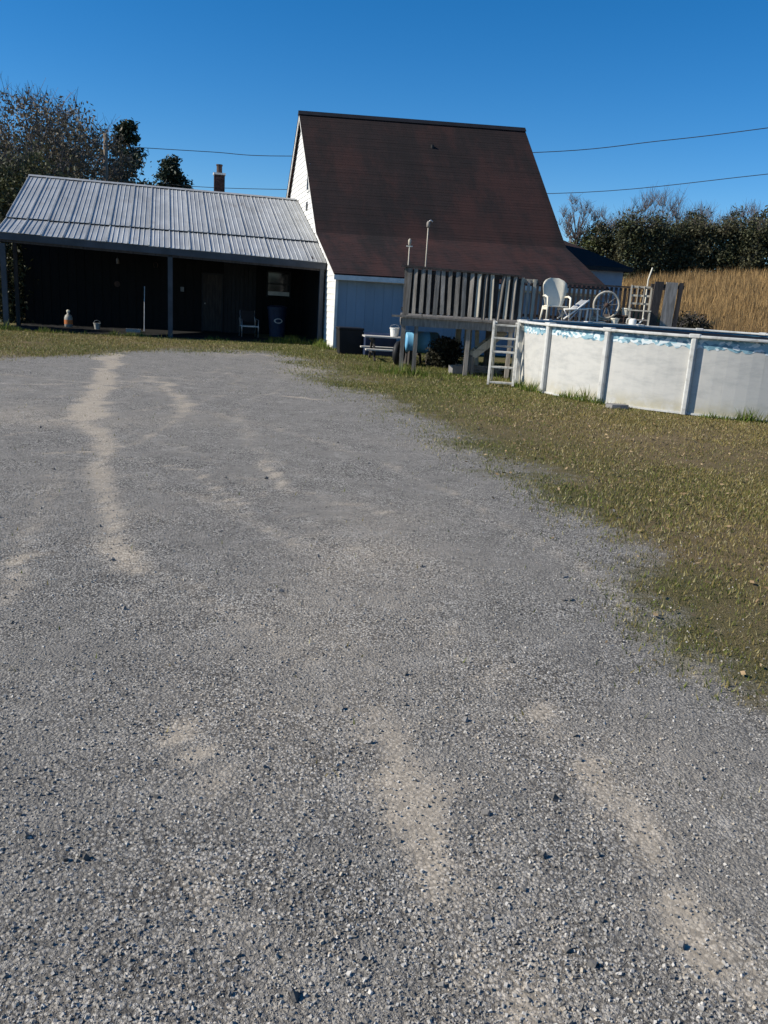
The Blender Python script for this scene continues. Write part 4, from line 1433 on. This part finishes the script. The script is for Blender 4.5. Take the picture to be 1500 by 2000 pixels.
def broad_tree(name, label, loc, h, cr, cz, ch_, nclump, per, lsize, mt, seed, twigs=60, group=None, cat='tree', bare=False, twig_rad=.014, column=False, airy=0.0):
    r = np.random.default_rng(seed)
    z0 = float(surf(loc[0], loc[1])) if len(loc) == 2 else loc[2]
    t = thing(name, label, cat, (loc[0], loc[1], z0), 0, group)
    lean = r.normal(size=2) * .03

    def base(f_):
        return (lean[0] * f_ * h, lean[1] * f_ * h, f_ * h * .8)
    tr = MB()
    rad = h * .018 + .04
    tr.tube([base(f_) for f_ in np.linspace(0, 1, 6)], list(np.linspace(rad, rad * .25, 6)), 8)
    # clump centres: an uneven crown
    u = r.normal(size=(nclump, 3))
    u /= np.linalg.norm(u, axis=1)[:, None]
    q = r.uniform(.3, 1, nclump) ** .5
    lump = .72 + .5 * fbm(u[:, 0] * 1.5 + seed, u[:, 2] * 1.5 + u[:, 1], 1.2)
    cc = u * (q * lump)[:, None] * [cr, cr, ch_]
    if column:
        rr = np.sqrt(r.random(nclump)) * cr * r.uniform(.75, 1.05, nclump)
        th_ = r.uniform(0, 6.283, nclump)
        topz = h * (.68 + .4 * vnoise(np.cos(th_) * 2 + seed, np.sin(th_) * 2, 1.1)) * (1 - .12 * (rr / cr) ** 2)
        cc = np.stack([rr * np.cos(th_), rr * np.sin(th_), topz * r.random(nclump) ** .8 - cz], 1)
    cc[:, 2] += cz
    cc[:, 2] = np.maximum(cc[:, 2], .15)
    limbs(tr, base, rad, cc[r.choice(nclump, min(26, nclump), replace=False)], r)
    tr.build('trunk', M['bark_pale'] if bare else M['bark'], t, smooth=True)
    if per:
        sp = r.uniform(.25, .55, nclump) * (cr / 2.2) ** .5
        P = np.repeat(cc, per, 0) + np.clip(r.normal(size=(nclump * per, 3)), -1.9, 1.9) * np.repeat(sp * (.6 if cr < 1 else 1), per)[:, None] * [1, 1, .75]
        P[:, 2] = np.maximum(P[:, 2], .05)
        if airy:
            f_ = (P[:, 2] - cz) / ch_ + .35 * np.hypot(P[:, 0], P[:, 1]) / cr
            P = P[r.random(len(P)) > airy * smooth(.0, 1.05, f_)]
        V, F = leaf_quads(P, lsize, r)
        np_mesh('crown', V, F, M[mt], t)
    if twigs:
        m_ = MB()
        topc = cc[np.argsort(-cc[:, 2] - .25 * np.linalg.norm(cc[:, :2], axis=1))][:twigs]
        twig_sprays(m_, topc, r, 9 if bare else 4, cr * (.5 if bare else .34), twig_rad)
        m_.build('twigs', M['twig'], t)
    return t


def pine_tree(name, label, loc, h, cr, seed, base_f=.25):
    r = np.random.default_rng(seed)
    z0 = float(surf(loc[0], loc[1]))
    t = thing(name, label, 'tree', (*loc, z0))
    tr = MB()
    tr.tube([(0, 0, 0), (.05, 0, h * .5), (0, .05, h)], [.2, .13, .03], 8)
    C = []
    nlev = 13
    for k in range(nlev):
        f_ = base_f + (1 - base_f) * k / (nlev - 1)
        z = h * f_
        wdt = cr * (1 - ((f_ - base_f) / (1 - base_f)) ** 1.15 * .8) * r.uniform(.8, 1.15)
        for j in range(6):
            a = r.uniform(0, 6.283)
            ln = wdt * r.uniform(.4, 1.15)
            e = Vector((ln * math.cos(a), ln * math.sin(a), z + r.uniform(-.1, .35)))
            tr.tube([(0, 0, z - .2), e], [.04, .012], 4, cap=False)
            for s in np.linspace(.35, 1, 5):
                C.append((e.x * s, e.y * s, z - .2 + (e.z - z + .2) * s))
    C = np.array(C)
    tr.build('trunk', M['bark'], t, smooth=True)
    P = np.repeat(C, 26, 0) + np.clip(r.normal(size=(len(C) * 26, 3)), -2, 2) * [.24, .24, .13]
    V, F = leaf_quads(P, .13, r, .3)
    np_mesh('crown', V, F, M['needle'], t)
    return t


broad_tree('hedgerow_tree', 'tallest twiggy dark tree at the left edge behind the shed', (-17.3, 40.5), 9.0, 3.1, 5.6, 3.9, 230, 90, .09, 'leaf_mixed', 21, 150, airy=.55)
broad_tree('hedgerow_tree', 'rounded dark tree between the tallest left tree and utility pole', (-17.6, 47.5), 10.3, 3.1, 6.2, 4.3, 240, 90, .1, 'leaf_mixed', 22, 130, airy=.5)
broad_tree('hedgerow_tree', 'olive leafed tree overhanging the left end of the shed', (-16.2, 36.8), 6.6, 2.6, 3.6, 3.1, 200, 80, .095, 'leaf_olive', 23, 30)
broad_tree('hedgerow_tree', 'outermost dark tree cut by the left picture edge', (-20.2, 42.0), 8.8, 2.9, 5.0, 3.8, 180, 80, .1, 'leaf_mixed', 24, 110, airy=.8)
pine_tree('pine_tree', 'taller dark pine directly right of the utility pole', (-17.4, 55), 10.7, 2.6, 31)
pine_tree('pine_tree', 'lower dark pine standing alone left of the chimney', (-16.4, 62), 9.8, 2.7, 32, .5)
broad_tree('shrub', 'tangled brush seen through the open left end of the shed', (-13.6, 29.4), 3.0, 1.2, 1.5, 1.6, 110, 70, .08, 'leaf_olive', 25, 12, cat='bush')
broad_tree('shrub', 'leafy bush outside the shed beyond the tangled brush', (-14.6, 32.5), 3.6, 1.5, 1.7, 1.8, 80, 50, .1, 'leaf_mixed', 26, 12, cat='bush')
broad_tree('shrub', 'broad hedge bush just past the open end of the shed', (-13.9, 25.7), 3.3, 1.05, 1.7, 1.6, 110, 60, .1, 'leaf_olive', 35, 12, cat='bush')  # out-of-view bush, added to keep sun off the shed floor
broad_tree('shrub', 'dark weedy bush under the deck right of the blue drum', (1.28, 20.8), .8, .38, .36, .36, 60, 60, .04, 'scrub', 36, 5, cat='bush')
broad_tree('shrub', 'small dark bush poking up left of the chimney', (-10.2, 47), 5.6, .8, 4.9, 1.0, 40, 60, .08, 'needle', 27, 6, cat='bush')
broad_tree('shrub', 'small dark bush at the cottage roof beside the barn', (7.55, 41.5), 3.6, .75, 2.3, 1.0, 40, 50, .09, 'scrub', 28, 6, cat='bush')
broad_tree('shrub', 'low dark bush behind the pool at the right board posts', (9.0, 26.2), 1.4, .75, .85, .72, 110, 90, .05, 'scrub', 29, 14, cat='bush')

cedar_label = 'dark leafy tree in the dense row along the top of the golden field'
for k in range(22):
    x = 13.0 + k * .86 + random.uniform(-.2, .2)
    yy = 60.5 + random.uniform(-1.2, 1.2) + .06 * k
    hh = random.uniform(4.3, 5.2) - (.5 if k == 0 else 0)
    broad_tree('cedar_tree', cedar_label if k else 'yellow-green leafy tree at the barn end of the tree row', (x, yy), hh, 1.05, hh * .48, hh * .56, 110, 50, .1, 'leaf_yellow' if k == 0 else 'cedar', 100 + k, 16, column=k > 0, airy=.3, group='dense tree row above the golden field')
for k, (lb, x, yy, h_, cr_) in enumerate((
        ('bare slender tree nearest the barn, above the cottage roof', 12.3, 61.5, 6.4, 1.3),
        ('tallest bare tree rising above the middle of the tree row', 19.0, 66, 6.3, 2.7),
        ('bare treetop just right of the tallest bare tree', 22.2, 66.5, 5.3, 2.2),
        ('bare treetop nearest the right picture edge above the row', 26.0, 67, 5.0, 2.0),
        ('low bare treetop between the slender tree and the tallest one', 15.9, 65.5, 5.4, 1.9))):
    broad_tree('bare_tree', lb, (x, yy), h_, cr_, h_ * .72, h_ * .26, 60, 0, .1, 'cedar', 200 + k, 60, bare=True, twig_rad=.013)

# thin stake in the field
o = MB().tube([(7.48, 26.0, 0), (7.5, 26.0, 2.6), (7.58, 26.0, 2.95)], .022, 8).build('fence_stake', M['plastic_cream'])
tag(o, 'thin pale bent stake standing behind the deck railing', 'stake')


# ------------------------------------------------------------------ grass, stones and litter
def blades(name, x, y, h, w, mt, label, lean=.45, dry=None, cat='grass'):
    n = len(x)
    z = surf(x, y)
    a = rng.uniform(0, 6.283, n)
    l_ = rng.uniform(0, lean, n) * h
    b = rng.uniform(0, 6.283, n)
    hw = w / 2 * rng.uniform(.6, 1.4, n)
    p0 = np.stack([x - hw * np.cos(a), y - hw * np.sin(a), z - .01], 1)
    p1 = np.stack([x + hw * np.cos(a), y + hw * np.sin(a), z - .01], 1)
    p2 = np.stack([x + l_ * np.cos(b), y + l_ * np.sin(b), z + h], 1)
    V = np.stack([p0, p1, p2], 1).reshape(-1, 3)
    F = np.arange(3 * n).reshape(-1, 3)
    dv = dry if dry is not None else dry_mask(x, y)
    o = np_mesh(name, V, F, M[mt], attrs={'dry': np.repeat(dv, 3)})
    return tag(o, label, kind='stuff')


def scatter(n, x0, x1, y0, y1, keep):
    x, y = rng.uniform(x0, x1, n), rng.uniform(y0, y1, n)
    k = keep(x, y) > rng.random(n)
    return x[k], y[k]


def off_objects(x, y):
    """keep turf out of the pool and off the shed and barn floor"""
    pool_ = np.hypot(x - PX, y - PY) > PR + .02
    u = (x - OX) * cU + (y - OY) * sU
    v = -(x - OX) * sU + (y - OY) * cU
    bld = ~((v > .0) & (u < .1)) & ~((v > -1.8) & (u > -.1))
    return pool_ & bld


def lawn_keep(x, y):
    g = gravel_mask(x, y)
    return np.where(off_objects(x, y), np.clip(1.0 - 1.15 * g, .0, 1) * np.clip(.2 + 2.2 * (fbm(x + 5, y + 3, .9, 5) - .3), .12, 1), 0)


lx, ly = [], []
for n, a, b, c0, d0 in ((110000, 1.0, 6.0, 3.2, 9.0), (150000, -1.2, 9.0, 9.0, 16.0), (70000, -3, 4, 15, 24), (90000, -13, -2, 15, 26.5)):
    x, y = scatter(n, a, b, c0, d0, lawn_keep)
    lx.append(x)
    ly.append(y)
lx, ly = np.concatenate(lx), np.concatenate(ly)
hh = rng.uniform(.012, .034, len(lx)) * (1 + .9 * np.clip(fbm(lx, ly, .8) - .45, 0, 1)) * (1 + .6 * smooth(9, 22, ly))
blades('lawn_grass', lx, ly, hh, .008 + .0005 * ly, 'lawn', 'short olive and brown lawn grass beside the gravel', lean=1.2)
# sparse sprigs inside the gravel margin
x, y = scatter(60000, -8, 2.6, 2.5, 24, lambda x, y: np.where(off_objects(x, y), np.exp(-((gravel_mask(x, y) - .62) / .22) ** 2) * .5, 0))
blades('grass_sprigs', x, y, rng.uniform(.012, .04, len(x)), .01, 'lawn', 'sparse grass sprigs growing into the edge of the gravel', lean=1.2)
# greener weeds at the feet of the buildings, deck and pool
wx, wy = [], []
for (p, q, n, sp) in ((W(-9.6, -.1), W(-.1, -.1), 2600, .14), (W(-.1, -1.95), W(3.0, -1.95), 1500, .16), ((-.3, 18.7), (2.0, 18.5), 700, .3), (W(-.3, -.2), W(-.15, -1.9), 600, .1)):
    t = rng.random(n)
    wx.append(p[0] + (q[0] - p[0]) * t + rng.normal(size=n) * sp)
    wy.append(p[1] + (q[1] - p[1]) * t - np.abs(rng.normal(size=n)) * sp)
a = rng.uniform(R(185), R(285), 1500)
rr = PR + .08 + np.abs(rng.normal(size=1500)) * .07
wx.append(PX + rr * np.cos(a))
wy.append(PY + rr * np.sin(a))
wx, wy = np.concatenate(wx), np.concatenate(wy)
clump = fbm(wx, wy, 1.6)
k = clump > .42
wx, wy, clump = wx[k], wy[k], clump[k]
blades('weeds', wx, wy, rng.uniform(.05, .17, len(wx)) * (.4 + 1.6 * (clump - .4) * 3), .022, 'weed', 'green weeds along the building, deck and pool foot', lean=.8, dry=np.full(len(wx), .3))
# golden field
x, y = scatter(300000, 8.0, 40, 27.5, 62, lambda x, y: field_mask(x, y) * np.clip((x / y < .62) & (x / y > .22), 0, 1) * (.35 + .65 * fbm(x, y, .3)) * np.clip(45 / y - .2, .3, 1))
cl = .5 * fbm(x, y, .35) + .5 * fbm(x + 9, y, 1.3)
blades('field_grass', x, y, rng.uniform(.2, .95, len(x)) * (.3 + 1.4 * cl), .018 + .0006 * y, 'straw', 'tall golden dry grass covering the rising field', lean=.5, dry=np.clip(cl + (32 - y) * .06, 0, 1))

x, y = scatter(60000, 7.5, 26, 26, 34, lambda x, y: np.clip(1.25 - (y - 26) / 6, 0, 1) * np.clip((fbm(x, y, .7) - .42) * 5, 0, 1) * .5)
blades('field_brush', x, y, rng.uniform(.25, .75, len(x)), .03, 'brush', 'dark brown dead weeds along the foot of the golden field', lean=.7, dry=rng.random(len(x)))

# crushed stones lying proud of the gravel
def stones(name, n, rmin, rmax, smin, smax, label, power=2.0, mt='pebble'):
    # radial falloff round the place where one stands
    t = rng.random(n)
    rad = rmin * (rmax / rmin) ** t
    ang = rng.uniform(R(90 - 47), R(90 + 47), n)
    x, y = rad * np.cos(ang), rad * np.sin(ang)
    g = np.maximum(gravel_mask(x, y), .07 * (x < 4))
    dm = dirt_mask(x, y)
    loose = np.clip(.25 + 1.5 * fbm(x + 3, y, 1.1), .2, 1.2)
    k = (g * loose * (1 - .6 * np.clip(dm * 1.1, 0, 1)) > rng.random(n)) & (y > .8) & off_objects(x, y)
    x, y, rad = x[k], y[k], rad[k]
    n = len(x)
    s = smin * (smax / smin) ** (rng.random(n) ** power)
    cube = np.array([(-1, -1, -1), (1, -1, -1), (1, 1, -1), (-1, 1, -1), (-1, -1, 1), (1, -1, 1), (1, 1, 1), (-1, 1, 1)], float) * .58
    V = cube[None] * (1 + rng.uniform(-.45, .35, (n, 8, 3)))
    V *= rng.uniform(.6, 1.2, (n, 1, 3)) * [1, 1, .72]
    # random turn
    qn = rng.normal(size=(n, 4))
    qn /= np.linalg.norm(qn, axis=1)[:, None]
    w_, a_, b_, c_ = qn.T
    Rm = np.stack([1 - 2 * (b_ * b_ + c_ * c_), 2 * (a_ * b_ - c_ * w_), 2 * (a_ * c_ + b_ * w_), 2 * (a_ * b_ + c_ * w_), 1 - 2 * (a_ * a_ + c_ * c_), 2 * (b_ * c_ - a_ * w_), 2 * (a_ * c_ - b_ * w_), 2 * (b_ * c_ + a_ * w_), 1 - 2 * (a_ * a_ + b_ * b_)], 1).reshape(n, 3, 3)
    V = np.einsum('nij,nkj->nki', Rm, V) * s[:, None, None] / 2
    V[..., 0] += x[:, None]
    V[..., 1] += y[:, None]
    V[..., 2] += (surf(x, y) + s * .16)[:, None]
    cf = np.array([(3, 2, 1, 0), (4, 5, 6, 7), (0, 1, 5, 4), (1, 2, 6, 5), (2, 3, 7, 6), (3, 0, 4, 7)])
    F = (np.arange(n)[:, None, None] * 8 + cf[None]).reshape(-1, 4)
    return tag(np_mesh(name, V.reshape(-1, 3), F, M[mt]), label, kind='stuff')


stones('gravel_stones', 190000, 1.15, 13, .004, .017, 'loose grey crushed stones covering the driveway', 2.8)
stones('larger_stones', 330, 1.2, 16, .022, .042, 'scattered larger dark stones lying on the gravel', 2.0, 'dark_pebble')

# fallen leaves and pale bits in the lawn
x, y = scatter(5200, .8, 8.5, 3.4, 20, lambda x, y: np.where(off_objects(x, y), np.clip(1 - gravel_mask(x, y), 0, 1) * .75, 0))
P = np.stack([x, y, surf(x, y) + .022], 1)
V, F = leaf_quads(P, .02, rng, .75)
o = np_mesh('fallen_leaves', V, F, pm('dead_leaf', (.2, .13, .065), (.3, .23, .14), 2, isl_var=.4))
tag(o, 'dry fallen leaves scattered over the lawn', kind='stuff')
